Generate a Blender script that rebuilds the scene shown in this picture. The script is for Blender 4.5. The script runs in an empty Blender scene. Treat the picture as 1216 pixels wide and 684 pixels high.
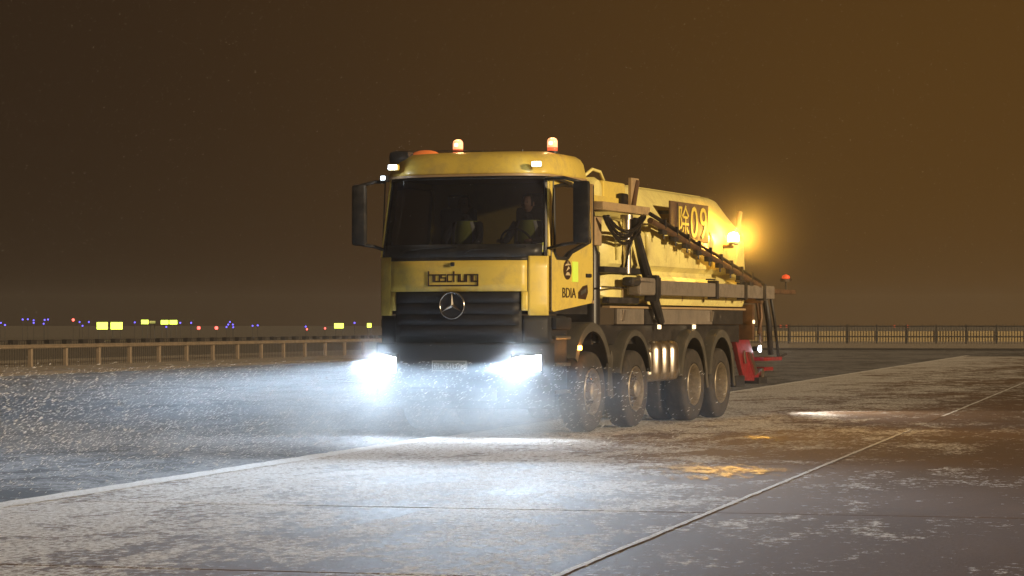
import bpy, bmesh, math, random
from mathutils import Vector, Matrix
random.seed(7)
R = math.radians
scene = bpy.context.scene
col = scene.collection
# ------------------------------------------------------------------ camera
cam_d = bpy.data.cameras.new("camera"); cam = bpy.data.objects.new("camera", cam_d); col.objects.link(cam)
cam_d.sensor_width = 36; cam_d.lens = 3036 / 1216 * 36
cam_d.clip_start = .3; cam_d.clip_end = 6000
cam.location = (0, 0, 1.38); cam.rotation_euler = (R(90) + math.atan(44 / 3036), 0, 0)
scene.camera = cam
# ------------------------------------------------------------------ world: sodium-lit snow cloud at night
world = bpy.data.worlds.new("World"); scene.world = world; world.use_nodes = True
wn = world.node_tree; wn.nodes.clear()
wo = wn.nodes.new('ShaderNodeOutputWorld'); wb = wn.nodes.new('ShaderNodeBackground')
tc = wn.nodes.new('ShaderNodeTexCoord'); sx = wn.nodes.new('ShaderNodeSeparateXYZ')
mr = wn.nodes.new('ShaderNodeMapRange'); mr.inputs[1].default_value = -.22; mr.inputs[2].default_value = .22
mr.interpolation_type = 'SMOOTHSTEP'
cr = wn.nodes.new('ShaderNodeMix'); cr.data_type = 'RGBA'
cr.inputs[6].default_value = (.028, .0155, .0074, 1)
cr.inputs[7].default_value = (.086, .040, .0085, 1)
wn.links.new(tc.outputs['Generated'], sx.inputs[0]); wn.links.new(sx.outputs[0], mr.inputs[0])
wn.links.new(mr.outputs[0], cr.inputs[0]); wn.links.new(cr.outputs[2], wb.inputs[0])
wb.inputs[1].default_value = 1.0
wn.links.new(wb.outputs[0], wo.inputs[0])
# ------------------------------------------------------------------ key light: warm floodlighting of the apron from the right
sun_d = bpy.data.lights.new("apron_light", 'SUN'); sun = bpy.data.objects.new("apron_light", sun_d); col.objects.link(sun)
sun_d.energy = 3.7; sun_d.color = (1, .76, .46); sun_d.angle = R(3)
SD = Vector((.79, -.61, .20)).normalized()
sun.rotation_euler = SD.to_track_quat('Z', 'Y').to_euler()
scene.view_settings.view_transform = 'Standard'; scene.view_settings.look = 'None'
scene.view_settings.exposure = 0; scene.view_settings.gamma = 1
cy = scene.cycles
cy.volume_bounces = 0; cy.max_bounces = 6; cy.transparent_max_bounces = 12
cy.sample_clamp_indirect = 4; cy.use_denoising = True
HAZE = .0011; MIST = .027
HEAD_POWER = 10500.0

# ------------------------------------------------------------------ materials
def mat(name, color=(.5, .5, .5), rough=.5, metal=0, emit=None, es=0, coat=0, noise=None, bump=0, spec=None):
    m = bpy.data.materials.new(name); m.use_nodes = True
    nt = m.node_tree; b = nt.nodes['Principled BSDF']
    b.inputs['Base Color'].default_value = (*color, 1); b.inputs['Roughness'].default_value = rough
    b.inputs['Metallic'].default_value = metal; b.inputs['Coat Weight'].default_value = coat
    if spec is not None: b.inputs['Specular IOR Level'].default_value = spec
    if emit:
        b.inputs['Emission Color'].default_value = (*emit, 1); b.inputs['Emission Strength'].default_value = es
    if noise:                    # (colour2, scale, low, high): grime / frost in patches
        c2, sc, lo, hi = noise
        g = nt.nodes.new('ShaderNodeTexCoord'); n = nt.nodes.new('ShaderNodeTexNoise')
        n.inputs['Scale'].default_value = sc; n.inputs['Detail'].default_value = 8; n.inputs['Roughness'].default_value = .65
        r = nt.nodes.new('ShaderNodeMapRange'); r.inputs[1].default_value = lo; r.inputs[2].default_value = hi
        x = nt.nodes.new('ShaderNodeMix'); x.data_type = 'RGBA'
        x.inputs[6].default_value = (*color, 1); x.inputs[7].default_value = (*c2, 1)
        nt.links.new(g.outputs['Object'], n.inputs['Vector']); nt.links.new(n.outputs[0], r.inputs[0])
        nt.links.new(r.outputs[0], x.inputs[0]); nt.links.new(x.outputs[2], b.inputs['Base Color'])
        q = nt.nodes.new('ShaderNodeMapRange'); q.inputs[3].default_value = rough; q.inputs[4].default_value = min(1, rough + .3)
        nt.links.new(r.outputs[0], q.inputs[0]); nt.links.new(q.outputs[0], b.inputs['Roughness'])
    if bump:
        g = nt.nodes.new('ShaderNodeTexCoord'); n = nt.nodes.new('ShaderNodeTexNoise')
        n.inputs['Scale'].default_value = 22; n.inputs['Detail'].default_value = 5
        bp = nt.nodes.new('ShaderNodeBump'); bp.inputs['Strength'].default_value = bump; bp.inputs['Distance'].default_value = .02
        nt.links.new(g.outputs['Object'], n.inputs['Vector']); nt.links.new(n.outputs[0], bp.inputs['Height'])
        nt.links.new(bp.outputs[0], b.inputs['Normal'])
    return m

M = {}
M['yellow'] = mat('yellow_paint', (.78, .60, .125), .34, coat=.35, noise=((.48, .37, .14), 3.5, .47, .78))
M['tank'] = mat('tank_yellow', (.87, .76, .27), .4, coat=.2, noise=((.50, .40, .16), 2.2, .45, .8), bump=.15)
M['black'] = mat('black_plastic', (.018, .018, .02), .45, noise=((.07, .065, .06), 6, .5, .8))
M['dark'] = mat('dark_frame', (.02, .018, .018), .5, noise=((.055, .045, .038), 5, .45, .8))
M['grille'] = mat('grille_plastic', (.012, .012, .015), .6, noise=((.03, .03, .034), 4, .45, .8))
M['grey'] = mat('grey_steel', (.26, .22, .18), .5, metal=.3, noise=((.14, .12, .10), 4, .45, .75))
M['beige'] = mat('beige_steel', (.40, .28, .15), .5, noise=((.2, .14, .09), 5, .5, .8))
M['brown'] = mat('brown_boom', (.16, .09, .05), .45, metal=.3, noise=((.07, .045, .03), 6, .45, .75))
M['chrome'] = mat('bright_metal', (.62, .60, .57), .2, metal=1)
M['steel'] = mat('brushed_steel', (.60, .54, .47), .32, metal=1, noise=((.3, .25, .2), 6, .5, .8))
M['fender'] = mat('grey_mudguard', (.075, .07, .06), .36, noise=((.14, .12, .10), 5, .5, .8))
M['tyre'] = mat('dusty_tyre', (.028, .024, .021), .8, noise=((.08, .064, .052), 9, .4, .75), bump=.3)
M['rim'] = mat('dusty_rim', (.32, .27, .20), .45, metal=.5, noise=((.15, .12, .09), 12, .4, .75))
M['red'] = mat('red_paint', (.24, .008, .018), .4, coat=.3, noise=((.14, .02, .02), 6, .4, .7))
M['rail'] = mat('rail_steel', (.26, .20, .14), .6, noise=((.15, .12, .09), 3, .4, .7))
M['rubber'] = mat('black_hose', (.015, .013, .012), .4)
M['sign'] = mat('sign_plate', (.13, .075, .045), .5, noise=((.09, .055, .04), 4, .4, .8))
M['signletter'] = mat('sign_letter', (.78, .62, .10), .45)
M['decal'] = mat('dark_decal', (.05, .025, .012), .5)
M['decalpale'] = mat('pale_decal', (.62, .50, .28), .5)
M['green'] = mat('fluorescent_sticker', (.70, .95, .12), .4, emit=(.6, .9, .1), es=.12)  # faint emission stands in for light the sticker throws back
M['plate'] = mat('plate_paint', (.12, .13, .12), .4)
M['plateletter'] = mat('plate_letter', (.42, .42, .42), .4)
M['lampwhite'] = mat('lamp_white', (1, 1, 1), .3, emit=(.86, .93, 1), es=30)
M['lampsmall'] = mat('lamp_corner', (1, 1, 1), .3, emit=(.8, .92, 1), es=7)
M['lampmark'] = mat('lamp_marker', (1, .9, .7), .3, emit=(1, .74, .4), es=2.4)
M['lamporange'] = mat('lamp_orange', (1, .5, .1), .3, emit=(1, .36, .05), es=22)
M['amber'] = mat('amber_glow', (1, .5, .1), .2, emit=(1, .50, .08), es=55)
M['amberdim'] = mat('amber_lens', (.75, .22, .06), .25, emit=(1, .22, .05), es=.25, coat=.6)
M['bulb'] = mat('beacon_bulb', (1, .7, .4), .3, emit=(1, .62, .40), es=3)
M['beaconred'] = mat('beacon_lower_lens', (.8, .15, .08), .3, emit=(1, .16, .06), es=.8)
M['beaconglass'] = mat('beacon_glass', (1, .7, .55), .2, emit=(1, .36, .17), es=1.5)
M['reddome'] = mat('red_dome', (.6, .05, .02), .3, emit=(1, .12, .03), es=.6)
M['vest'] = mat('hi_vis_vest', (.62, .70, .16), .7)
M['vesttape'] = mat('reflective_tape', (.75, .75, .70), .4)
M['cloth'] = mat('dark_clothes', (.03, .03, .04), .9)
M['skin'] = mat('skin', (.42, .26, .19), .55)
M['hair'] = mat('dark_hair', (.01, .009, .008), .7)
M['seat'] = mat('seat_fabric', (.03, .03, .032), .9)
M['whitepaint'] = None

def glass(name, tint, gloss):
    m = bpy.data.materials.new(name); m.use_nodes = True; nt = m.node_tree; nt.nodes.clear()
    o = nt.nodes.new('ShaderNodeOutputMaterial'); t = nt.nodes.new('ShaderNodeBsdfTransparent'); t.inputs[0].default_value = (*tint, 1)
    g = nt.nodes.new('ShaderNodeBsdfGlossy'); g.inputs['Roughness'].default_value = .06
    f = nt.nodes.new('ShaderNodeFresnel'); f.inputs[0].default_value = 1.5
    mx = nt.nodes.new('ShaderNodeMixShader')
    d = nt.nodes.new('ShaderNodeBsdfDiffuse'); d.inputs[0].default_value = (.022, .023, .032, 1)
    m2 = nt.nodes.new('ShaderNodeMixShader'); m2.inputs[0].default_value = gloss
    nt.links.new(f.outputs[0], mx.inputs[0]); nt.links.new(t.outputs[0], mx.inputs[1]); nt.links.new(g.outputs[0], mx.inputs[2])
    nt.links.new(mx.outputs[0], m2.inputs[1]); nt.links.new(d.outputs[0], m2.inputs[2]); nt.links.new(m2.outputs[0], o.inputs[0])
    return m
M['glass'] = glass('tinted_windscreen', (.24, .25, .30), .42)
M['sideglass'] = glass('side_window_glass', (.75, .74, .7), .16)

# ------------------------------------------------------------------ mesh builder
class MB:
    def __init__(s): s.b = bmesh.new()
    def box(s, c, d, bev=0, rot=None):
        r = bmesh.ops.create_cube(s.b, size=1)
        vs = r['verts']; bmesh.ops.scale(s.b, vec=d, verts=vs)
        if bev:
            es = list({e for v in vs for e in v.link_edges})
            q = bmesh.ops.bevel(s.b, geom=es, offset=min(bev, min(d) * .45), segments=2, affect='EDGES', profile=.6)
            vs = list({v for f in q['faces'] for v in f.verts} | {v for v in vs if v.is_valid})
        if rot: bmesh.ops.rotate(s.b, cent=(0, 0, 0), matrix=Matrix.Rotation(rot[1], 3, rot[0]), verts=vs)
        bmesh.ops.translate(s.b, vec=c, verts=vs); return s
    def b2(s, x0, x1, y0, y1, z0, z1, bev=0):
        return s.box(((x0 + x1) / 2, (y0 + y1) / 2, (z0 + z1) / 2), (abs(x1 - x0), abs(y1 - y0), abs(z1 - z0)), bev)
    def tube(s, pts, r, n=10, cap=True):
        pts = [Vector(p) for p in pts]; rings = []
        rr = r if isinstance(r, (list, tuple)) else [r] * len(pts)
        up = None
        for i, p in enumerate(pts):
            t = (pts[min(i + 1, len(pts) - 1)] - pts[max(i - 1, 0)]).normalized()
            if up is None: up = t.orthogonal().normalized()
            a = (up - t * up.dot(t)).normalized(); up = a; bb = t.cross(a)
            rings.append([s.b.verts.new(p + (a * math.cos(k * 2 * math.pi / n) + bb * math.sin(k * 2 * math.pi / n)) * rr[i]) for k in range(n)])
        for i in range(len(rings) - 1):
            for k in range(n): s.b.faces.new((rings[i][k], rings[i][(k + 1) % n], rings[i + 1][(k + 1) % n], rings[i + 1][k]))
        if cap: s.b.faces.new(rings[0][::-1]); s.b.faces.new(rings[-1])
        return s
    def lathe(s, prof, c, axis='x', n=40, close=False, cap0=True):
        """prof: list of (axial, radius)"""
        c = Vector(c); rings = []
        for a, r in prof:
            ring = []
            for k in range(n):
                t = k * 2 * math.pi / n; u, v = r * math.cos(t), r * math.sin(t)
                p = {'x': (a, u, v), 'y': (u, a, v), 'z': (u, v, a)}[axis]
                ring.append(s.b.verts.new(c + Vector(p)))
            rings.append(ring)
        m = len(rings)
        for i in range(m if close else m - 1):
            A, B = rings[i], rings[(i + 1) % m]
            for k in range(n): s.b.faces.new((A[k], A[(k + 1) % n], B[(k + 1) % n], B[k]))
        if not close:
            if prof[0][1] > 1e-4 and cap0: s.b.faces.new(rings[0])
            if prof[-1][1] > 1e-4: s.b.faces.new(rings[-1][::-1])
        return s
    def prism(s, poly, axis, a0, a1):
        """poly of 2-D points in the plane across axis; x: (y,z)  y: (x,z)  z: (x,y)"""
        f = {'x': lambda p, a: (a, p[0], p[1]), 'y': lambda p, a: (p[0], a, p[1]), 'z': lambda p, a: (p[0], p[1], a)}[axis]
        A = [s.b.verts.new(f(p, a0)) for p in poly]; B = [s.b.verts.new(f(p, a1)) for p in poly]
        n = len(poly)
        for k in range(n): s.b.faces.new((A[k], A[(k + 1) % n], B[(k + 1) % n], B[k]))
        s.b.faces.new(A[::-1]); s.b.faces.new(B); return s
    def grid(s, fn, us, vs):
        g = [[s.b.verts.new(fn(u, v)) for u in us] for v in vs]
        for j in range(len(vs) - 1):
            for i in range(len(us) - 1): s.b.faces.new((g[j][i], g[j][i + 1], g[j + 1][i + 1], g[j + 1][i]))
        return s
    def loft(s, rings, cap=True):
        L = [[s.b.verts.new(p) for p in r] for r in rings]; n = len(L[0])
        for i in range(len(L) - 1):
            for k in range(n): s.b.faces.new((L[i][k], L[i][(k + 1) % n], L[i + 1][(k + 1) % n], L[i + 1][k]))
        if cap: s.b.faces.new(L[0][::-1]); s.b.faces.new(L[-1])
        return s
    def ring2(s, outer, inner, fo):
        """bridge two 2-D loops mapped by fo -> frame with a hole"""
        A = [s.b.verts.new(fo(p)) for p in outer]; B = [s.b.verts.new(fo(p)) for p in inner]; n = len(A)
        for k in range(n): s.b.faces.new((A[k], A[(k + 1) % n], B[(k + 1) % n], B[k]))
        return s
    def build(s, name, m, parent=None, smooth=False, solid=0, bevel=0, label=None, norm=True):
        if norm: bmesh.ops.recalc_face_normals(s.b, faces=s.b.faces)
        me = bpy.data.meshes.new(name); s.b.to_mesh(me); s.b.free()
        o = bpy.data.objects.new(name, me); col.objects.link(o)
        if isinstance(m, str): m = M[m]
        me.materials.append(m)
        if smooth:
            for p in me.polygons: p.use_smooth = True
            if smooth != 'all': me.set_sharp_from_angle(angle=R(38))
        if solid:
            md = o.modifiers.new('thickness', 'SOLIDIFY'); md.thickness = solid; md.offset = -1
        if bevel:
            md = o.modifiers.new('edge', 'BEVEL'); md.width = bevel; md.segments = 2; md.limit_method = 'ANGLE'; md.angle_limit = R(40)
        if parent is not None: o.parent = parent
        if label: o['label'] = label
        return o
def empty(name, loc=(0, 0, 0), parent=None, rz=0):
    o = bpy.data.objects.new(name, None); col.objects.link(o); o.location = loc; o.rotation_euler = (0, 0, rz)
    o.empty_display_size = .2
    if parent is not None: o.parent = parent
    return o
def tag(o, label=None, cat=None, group=None, kind=None):
    if label: o['label'] = label
    if cat: o['category'] = cat
    if group: o['group'] = group
    if kind: o['kind'] = kind
    return o
def resample(loop, n):
    P = [Vector(p) for p in loop]; P.append(P[0]); L = [(P[i + 1] - P[i]).length for i in range(len(P) - 1)]; T = sum(L)
    out = []
    for k in range(n):
        d = k * T / n; i = 0
        while d > L[i]: d -= L[i]; i += 1
        out.append(P[i].lerp(P[i + 1], d / L[i]))
    return out
def text_obj(name, body, parent, m, loc, face, width, height, depth=.006):
    cu = bpy.data.curves.new(name, 'FONT'); cu.body = body; cu.extrude = .01; cu.resolution_u = 3
    t = bpy.data.objects.new(name, cu); col.objects.link(t)
    dg = bpy.context.evaluated_depsgraph_get(); dg.update()
    me = bpy.data.meshes.new_from_object(t.evaluated_get(dg))
    bpy.data.objects.remove(t); 
    xs = [v.co.x for v in me.vertices]; ys = [v.co.y for v in me.vertices]
    w, h = max(xs) - min(xs), max(ys) - min(ys); cx, cyy = (max(xs) + min(xs)) / 2, (max(ys) + min(ys)) / 2
    Rm = Matrix.Rotation(R(90), 4, 'X')
    if face == 'side': Rm = Matrix.Rotation(R(90), 4, 'Z') @ Rm
    me.transform(Matrix.Translation(loc) @ Rm @ Matrix.Diagonal((width / w, height / h, depth / .02, 1)) @ Matrix.Translation((-cx, -cyy, 0)))
    me.materials.clear(); me.materials.append(M[m])
    o = bpy.data.objects.new(name, me); col.objects.link(o); o.parent = parent
    return o
def spot(name, loc, direction, power, color, angle, blend, parent, radius=.05, cutoff=None):
    ld = bpy.data.lights.new(name, 'SPOT'); ld.energy = power; ld.color = color; ld.spot_size = R(angle); ld.spot_blend = blend
    ld.shadow_soft_size = radius
    o = bpy.data.objects.new(name, ld); col.objects.link(o); o.parent = parent; o.location = loc
    o.rotation_euler = Vector(direction).to_track_quat('-Z', 'Y').to_euler()
    if cutoff:
        ld.use_nodes = True; nt = ld.node_tree; em = nt.nodes['Emission']
        t = nt.nodes.new('ShaderNodeTexCoord'); s = nt.nodes.new('ShaderNodeSeparateXYZ')
        nt.links.new(t.outputs['Normal'], s.inputs[0])
        mp = nt.nodes.new('ShaderNodeMapRange'); mp.interpolation_type = 'SMOOTHSTEP'
        mp.inputs[1].default_value = cutoff[0]; mp.inputs[2].default_value = cutoff[1]
        mp.inputs[3].default_value = 1; mp.inputs[4].default_value = 0
        nt.links.new(s.outputs[1], mp.inputs[0])
        m3 = nt.nodes.new('ShaderNodeMapRange'); m3.interpolation_type = 'SMOOTHSTEP'      # less light thrown down at the bumper's feet
        m3.inputs[1].default_value = -.16; m3.inputs[2].default_value = -.05; m3.inputs[3].default_value = .03; m3.inputs[4].default_value = 1
        nt.links.new(s.outputs[1], m3.inputs[0])
        mu = nt.nodes.new('ShaderNodeMath'); mu.operation = 'MULTIPLY'
        nt.links.new(mp.outputs[0], mu.inputs[0]); nt.links.new(m3.outputs[0], mu.inputs[1])
        nt.links.new(mu.outputs[0], em.inputs['Strength'])
    return o
def point(name, loc, power, color, parent, radius=.05):
    ld = bpy.data.lights.new(name, 'POINT'); ld.energy = power; ld.color = color; ld.shadow_soft_size = radius
    o = bpy.data.objects.new(name, ld); col.objects.link(o); o.parent = parent; o.location = loc
    return o

# ================================================================== GROUND
A = R(14.3); cA, sA = math.cos(A), math.sin(A)
def TW(t, w, z=0):                      # pavement grid coordinates (across, along) -> world
    return Vector((t * cA + w * sA, -t * sA + w * cA, z))

def ground_mat(name, base, wet, snow, snow_amt, rough, aniso=(1, .28), rand=.0, bump=.25, fine=1.0, blobs=None):
    m = bpy.data.materials.new(name); m.use_nodes = True; nt = m.node_tree; b = nt.nodes['Principled BSDF']; N = nt.nodes.new; L = nt.links.new
    geo = N('ShaderNodeNewGeometry')
    mp = N('ShaderNodeMapping'); mp.inputs['Rotation'].default_value = (0, 0, A); L(geo.outputs['Position'], mp.inputs['Vector'])
    def noise(scale, sc, det, ro, dist=0):
        q = N('ShaderNodeMapping'); q.inputs['Scale'].default_value = (*sc, 1); L(mp.outputs[0], q.inputs['Vector'])
        n = N('ShaderNodeTexNoise'); n.inputs['Scale'].default_value = scale; n.inputs['Detail'].default_value = det
        n.inputs['Roughness'].default_value = ro; n.inputs['Distortion'].default_value = dist; L(q.outputs[0], n.inputs['Vector'])
        return n.outputs[0]
    def rng(src, a0, a1, o0=0, o1=1):
        r = N('ShaderNodeMapRange'); r.inputs[1].default_value = a0; r.inputs[2].default_value = a1
        r.inputs[4].default_value = o1
        if isinstance(o0, (int, float)): r.inputs[3].default_value = o0
        else: L(o0, r.inputs[3])
        L(src, r.inputs[0]); return r.outputs[0]
    def math2(op, x, y):
        q = N('ShaderNodeMath'); q.operation = op
        for i, v in enumerate((x, y)):
            if isinstance(v, (int, float)): q.inputs[i].default_value = v
            else: L(v, q.inputs[i])
        return q.outputs[0]
    def mix(f, a, c):
        x = N('ShaderNodeMix'); x.data_type = 'RGBA'
        if isinstance(f, (int, float)): x.inputs[0].default_value = f
        else: L(f, x.inputs[0])
        for i, v in ((6, a), (7, c)):
            if isinstance(v, tuple): x.inputs[i].default_value = (*v, 1)
            else: L(v, x.inputs[i])
        return x.outputs[2]
    big = noise(.35, (1, .5), 4, .6, .4); mid = noise(1.5, (1, .45), 5, .6, .8); fin = noise(11 * fine, (1, .6), 6, .75, .2); gra = noise(24, (1, .5), 5, .75)
    c = mix(rng(big, .35, .65), base, wet)
    c = mix(rng(gra, .3, .75, 0, .35), c, tuple(v * 1.5 for v in base))
    if rand:
        oi = N('ShaderNodeObjectInfo'); hsv = N('ShaderNodeHueSaturation'); L(c, hsv.inputs['Color'])
        L(rng(oi.outputs['Random'], 0, 1, 1 - rand, 1 + rand), hsv.inputs['Value']); c = hsv.outputs[0]
    # wind-streaked dusting of snow
    s = math2('ADD', math2('MULTIPLY', big, .34), math2('ADD', math2('MULTIPLY', mid, .50), math2('MULTIPLY', fin, .71)))
    # more snow towards the truck's side of the apron (negative across), less to the right
    sp = N('ShaderNodeSeparateXYZ'); L(mp.outputs[0], sp.inputs[0])
    s = math2('ADD', s, rng(sp.outputs[0], -9, 1.5, .13, -.15))
    sm = rng(s, .78 - snow_amt, .835 - snow_amt, 0, 1)
    gr = rng(gra, .43, .53, rng(sp.outputs[0], -9, 0, .35, .0), 1)
    sm = math2('MULTIPLY', sm, gr)
    c = mix(sm, c, snow); L(c, b.inputs['Base Color'])
    L(math2('ADD', rng(sp.outputs[0], -5, 1, .45, .10), math2('MULTIPLY', sm, .35)), b.inputs['Specular IOR Level'])
    ro = math2('ADD', rng(big, .3, .7, rough, rough - .15), math2('MULTIPLY', sm, .15)); L(ro, b.inputs['Roughness'])
    bp = N('ShaderNodeBump'); bp.inputs['Strength'].default_value = bump * 1.6; bp.inputs['Distance'].default_value = .012
    L(math2('ADD', math2('ADD', gra, math2('MULTIPLY', sm, 1.2)), fin), bp.inputs['Height']); L(bp.outputs[0], b.inputs['Normal'])
    return m
M['concrete'] = ground_mat('frosted_concrete', (.17, .10, .048), (.095, .055, .025), (.82, .81, .80), .0, .90, rand=.1)
M['asphalt'] = ground_mat('wet_asphalt', (.045, .045, .048), (.03, .03, .033), (.30, .31, .34), -.07, .7)
M['verge'] = ground_mat('snowy_verge', (.17, .13, .085), (.12, .09, .06), (.42, .36, .28), .02, .9)
M['field'] = ground_mat('night_grass', (.06, .048, .03), (.045, .035, .022), (.14, .11, .07), 0.0, .95)
M['paint'] = ground_mat('line_paint_snow', (.62, .60, .57), (.5, .48, .45), (.88, .89, .9), .16, .85, bump=.05)
M['joint'] = mat('joint_filler', (.02, .018, .016), .7)

def sheet(name, t0, t1, w0, w1, z, m, kind='structure', nw=1):
    mb = MB(); vs = [w0 + (w1 - w0) * i / nw for i in range(nw + 1)]
    mb.grid(lambda u, v: TW(u, v, z), [t0, t1], vs)
    o = mb.build(name, m, norm=False); 
    if o.data.polygons[0].normal.z < 0: o.data.flip_normals()
    tag(o, kind=kind); return o
g = MB(); g.grid(lambda u, v: (u, v, -.03), [-3000, 3000], [-400, 4000]); go = g.build('ground', 'field', norm=False); tag(go, kind='structure')
sheet('verge', -44, -30.55, -30, 196, -.012, 'verge', nw=8)
sheet('far_verge', -30.45, 120, 141, 240, -.011, 'verge', nw=4)
sheet('runway_asphalt', -30.3, -8.64, -30, 140, 0, 'asphalt', nw=8)
sheet('apron_asphalt', -8.64, 120, 114, 140, -.004, 'asphalt', nw=2)
k = MB(); k.b2(-30.5, -30.3, -30, 141, -.03, .10, .015)
for v in k.b.verts: v.co = TW(v.co.x, v.co.y, v.co.z)
tag(k.build('kerb', 'field'), kind='structure')
k = MB(); k.b2(-30.3, 120, 140.01, 140.3, -.03, .12, .015)
for v in k.b.verts: v.co = TW(v.co.x, v.co.y, v.co.z)
tag(k.build('kerb', 'dark'), kind='structure')

apron = sheet('apron', -8.64, 12.96, -6, 66, -.014, 'joint')
rows = [-6, .3, 7.0, 13.6, 18.6, 25.2, 31.4, 37.2, 43, 49, 55, 60.5, 66]
cols = [-8.64, -3.24, 2.16, 7.56, 12.96]
gap = .014
for i in range(len(rows) - 1):
    for j in range(len(cols) - 1):
        mb = MB(); cx, cyy = (cols[j] + cols[j + 1]) / 2, (rows[i] + rows[i + 1]) / 2
        hx, hy = (cols[j + 1] - cols[j]) / 2 - gap, (rows[i + 1] - rows[i]) / 2 - gap
        mb.b2(-hx, hx, -hy, hy, -.013, 0, .005)
        s = mb.build('slab', 'concrete', apron, norm=False); s.location = TW(cx, cyy, random.uniform(-.0025, .0015)); s.rotation_euler = (0, 0, -A)
M['concrete_far'] = M['concrete']
sheet('far_apron', -8.64, 120, 66.02, 114, 0, 'concrete', nw=3)
sheet('side_apron', 12.98, 120, -30, 66.0, 0, 'concrete', nw=3)
sheet('near_apron', -8.64, 12.96, -30, -6.02, 0, 'concrete', nw=1)

def line(name, t, w0, w1, width, z, ragged, seed):
    rnd = random.Random(seed); mb = MB(); prev = None; w = w0
    while w < w1:
        a = t - width / 2 + rnd.uniform(-ragged, ragged); b_ = t + width / 2 + rnd.uniform(-ragged, ragged)
        cur = (mb.b.verts.new(TW(a, w, z)), mb.b.verts.new(TW(b_, w, z)))
        if prev: mb.b.faces.new((prev[0], prev[1], cur[1], cur[0]))
        prev = cur; w += .12 + w * .004
    return tag(mb.build(name, 'paint', norm=False), kind='structure')
line('painted_edge_line', -8.62, 2, 30.5, .27, .006, .018, 1)
line('painted_edge_line', -8.60, 37, 118, .16, .006, .02, 4)
line('painted_joint_line', -3.24, 2, 33, .045, .005, .006, 2)
line('painted_joint_line', -3.24, 39.0, 66, .05, .005, .008, 3)
# ice patches that gleam on the slabs
def ice(name, x, y, rx, ry, seed, label):
    rnd = random.Random(seed); mb = MB(); n = 40; c = mb.b.verts.new((x, y, .0075)); ring = []
    for i in range(n):
        a = i * 2 * math.pi / n; r = 1 + .16 * math.sin(3 * a + seed) + .1 * math.sin(7 * a + 2 * seed) + rnd.uniform(-.05, .05)
        ring.append(mb.b.verts.new((x + rx * r * math.cos(a), y + ry * r * math.sin(a), .004)))
    for i in range(n): mb.b.faces.new((c, ring[i], ring[(i + 1) % n]))
    o = mb.build(name, 'ice', norm=False, smooth='all')
    at_ = o.data.attributes.new('cover', 'FLOAT', 'POINT')
    for i, v in enumerate(o.data.vertices): at_.data[i].value = 1.0 if i == 0 else 0.0
    return tag(o, kind='structure')
def ice_mat():
    m = bpy.data.materials.new('rough_ice'); m.use_nodes = True; nt = m.node_tree; b = nt.nodes['Principled BSDF']; N = nt.nodes.new; L = nt.links.new
    b.inputs['Base Color'].default_value = (.24, .20, .15, 1); b.inputs['Roughness'].default_value = .5
    geo = N('ShaderNodeNewGeometry'); n = N('ShaderNodeTexNoise'); n.inputs['Scale'].default_value = 8; n.inputs['Detail'].default_value = 5; n.inputs['Roughness'].default_value = .7
    pm = N('ShaderNodeMapping'); pm.inputs['Scale'].default_value = (1, .22, 1); L(geo.outputs['Position'], pm.inputs[0]); L(pm.outputs[0], n.inputs['Vector'])
    r = N('ShaderNodeMapRange'); r.inputs[1].default_value = .76; r.inputs[2].default_value = .92
    cv = N('ShaderNodeAttribute'); cv.attribute_name = 'cover'; ad = N('ShaderNodeMath'); ad.operation = 'MULTIPLY_ADD'
    L(cv.outputs['Fac'], ad.inputs[0]); ad.inputs[1].default_value = .42; L(n.outputs[0], ad.inputs[2]); L(ad.outputs[0], r.inputs[0])
    t = N('ShaderNodeBsdfTransparent'); mx = N('ShaderNodeMixShader'); L(r.outputs[0], mx.inputs[0]); L(t.outputs[0], mx.inputs[1]); L(b.outputs[0], mx.inputs[2])
    bp = N('ShaderNodeBump'); bp.inputs['Strength'].default_value = .35; bp.inputs['Distance'].default_value = .03; L(n.outputs[0], bp.inputs['Height']); L(bp.outputs[0], b.inputs['Normal'])
    L(mx.outputs[0], nt.nodes['Material Output'].inputs['Surface'])
    return m
M['ice'] = ice_mat()
ice('ice_patch', 1.85, 24.2, 1.6, 2.8, 1, '')
ice('ice_patch', 3.05, 31.3, .5, 1.6, 4, '')

# ================================================================== TRUCK
TH = R(22)
truck = empty('tanker_truck', (-.731, 31.95, 0), rz=-TH)
tag(truck, 'yellow four-axle de-icing tanker truck driving through blown snow with its headlights on', 'truck')
P = truck
def W(z): return 1.15 if z < 2.3 else 1.15 - (z - 2.3) * .065
def Y0(z): return 0.0 if z < 2.19 else (z - 2.19) * .16
def F(x, z, off=0):
    w = W(z); y = Y0(z) + .34 * (min(1, abs(x) / w)) ** 3.4
    return Vector((x, y - off, z))
def lin(a, b, n): return [a + (b - a) * i / n for i in range(n + 1)]
def panel(name, x0, x1, z0, z1, m, off=0, nx=16, nz=4, solid=.03, **k):
    mb = MB(); mb.grid(lambda x, z: F(x, z, off), lin(x0, x1, nx), lin(z0, z1, nz))
    return mb.build(name, m, P, smooth=True, solid=solid, **k)
def fix_out(o, d):
    pass
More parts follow.
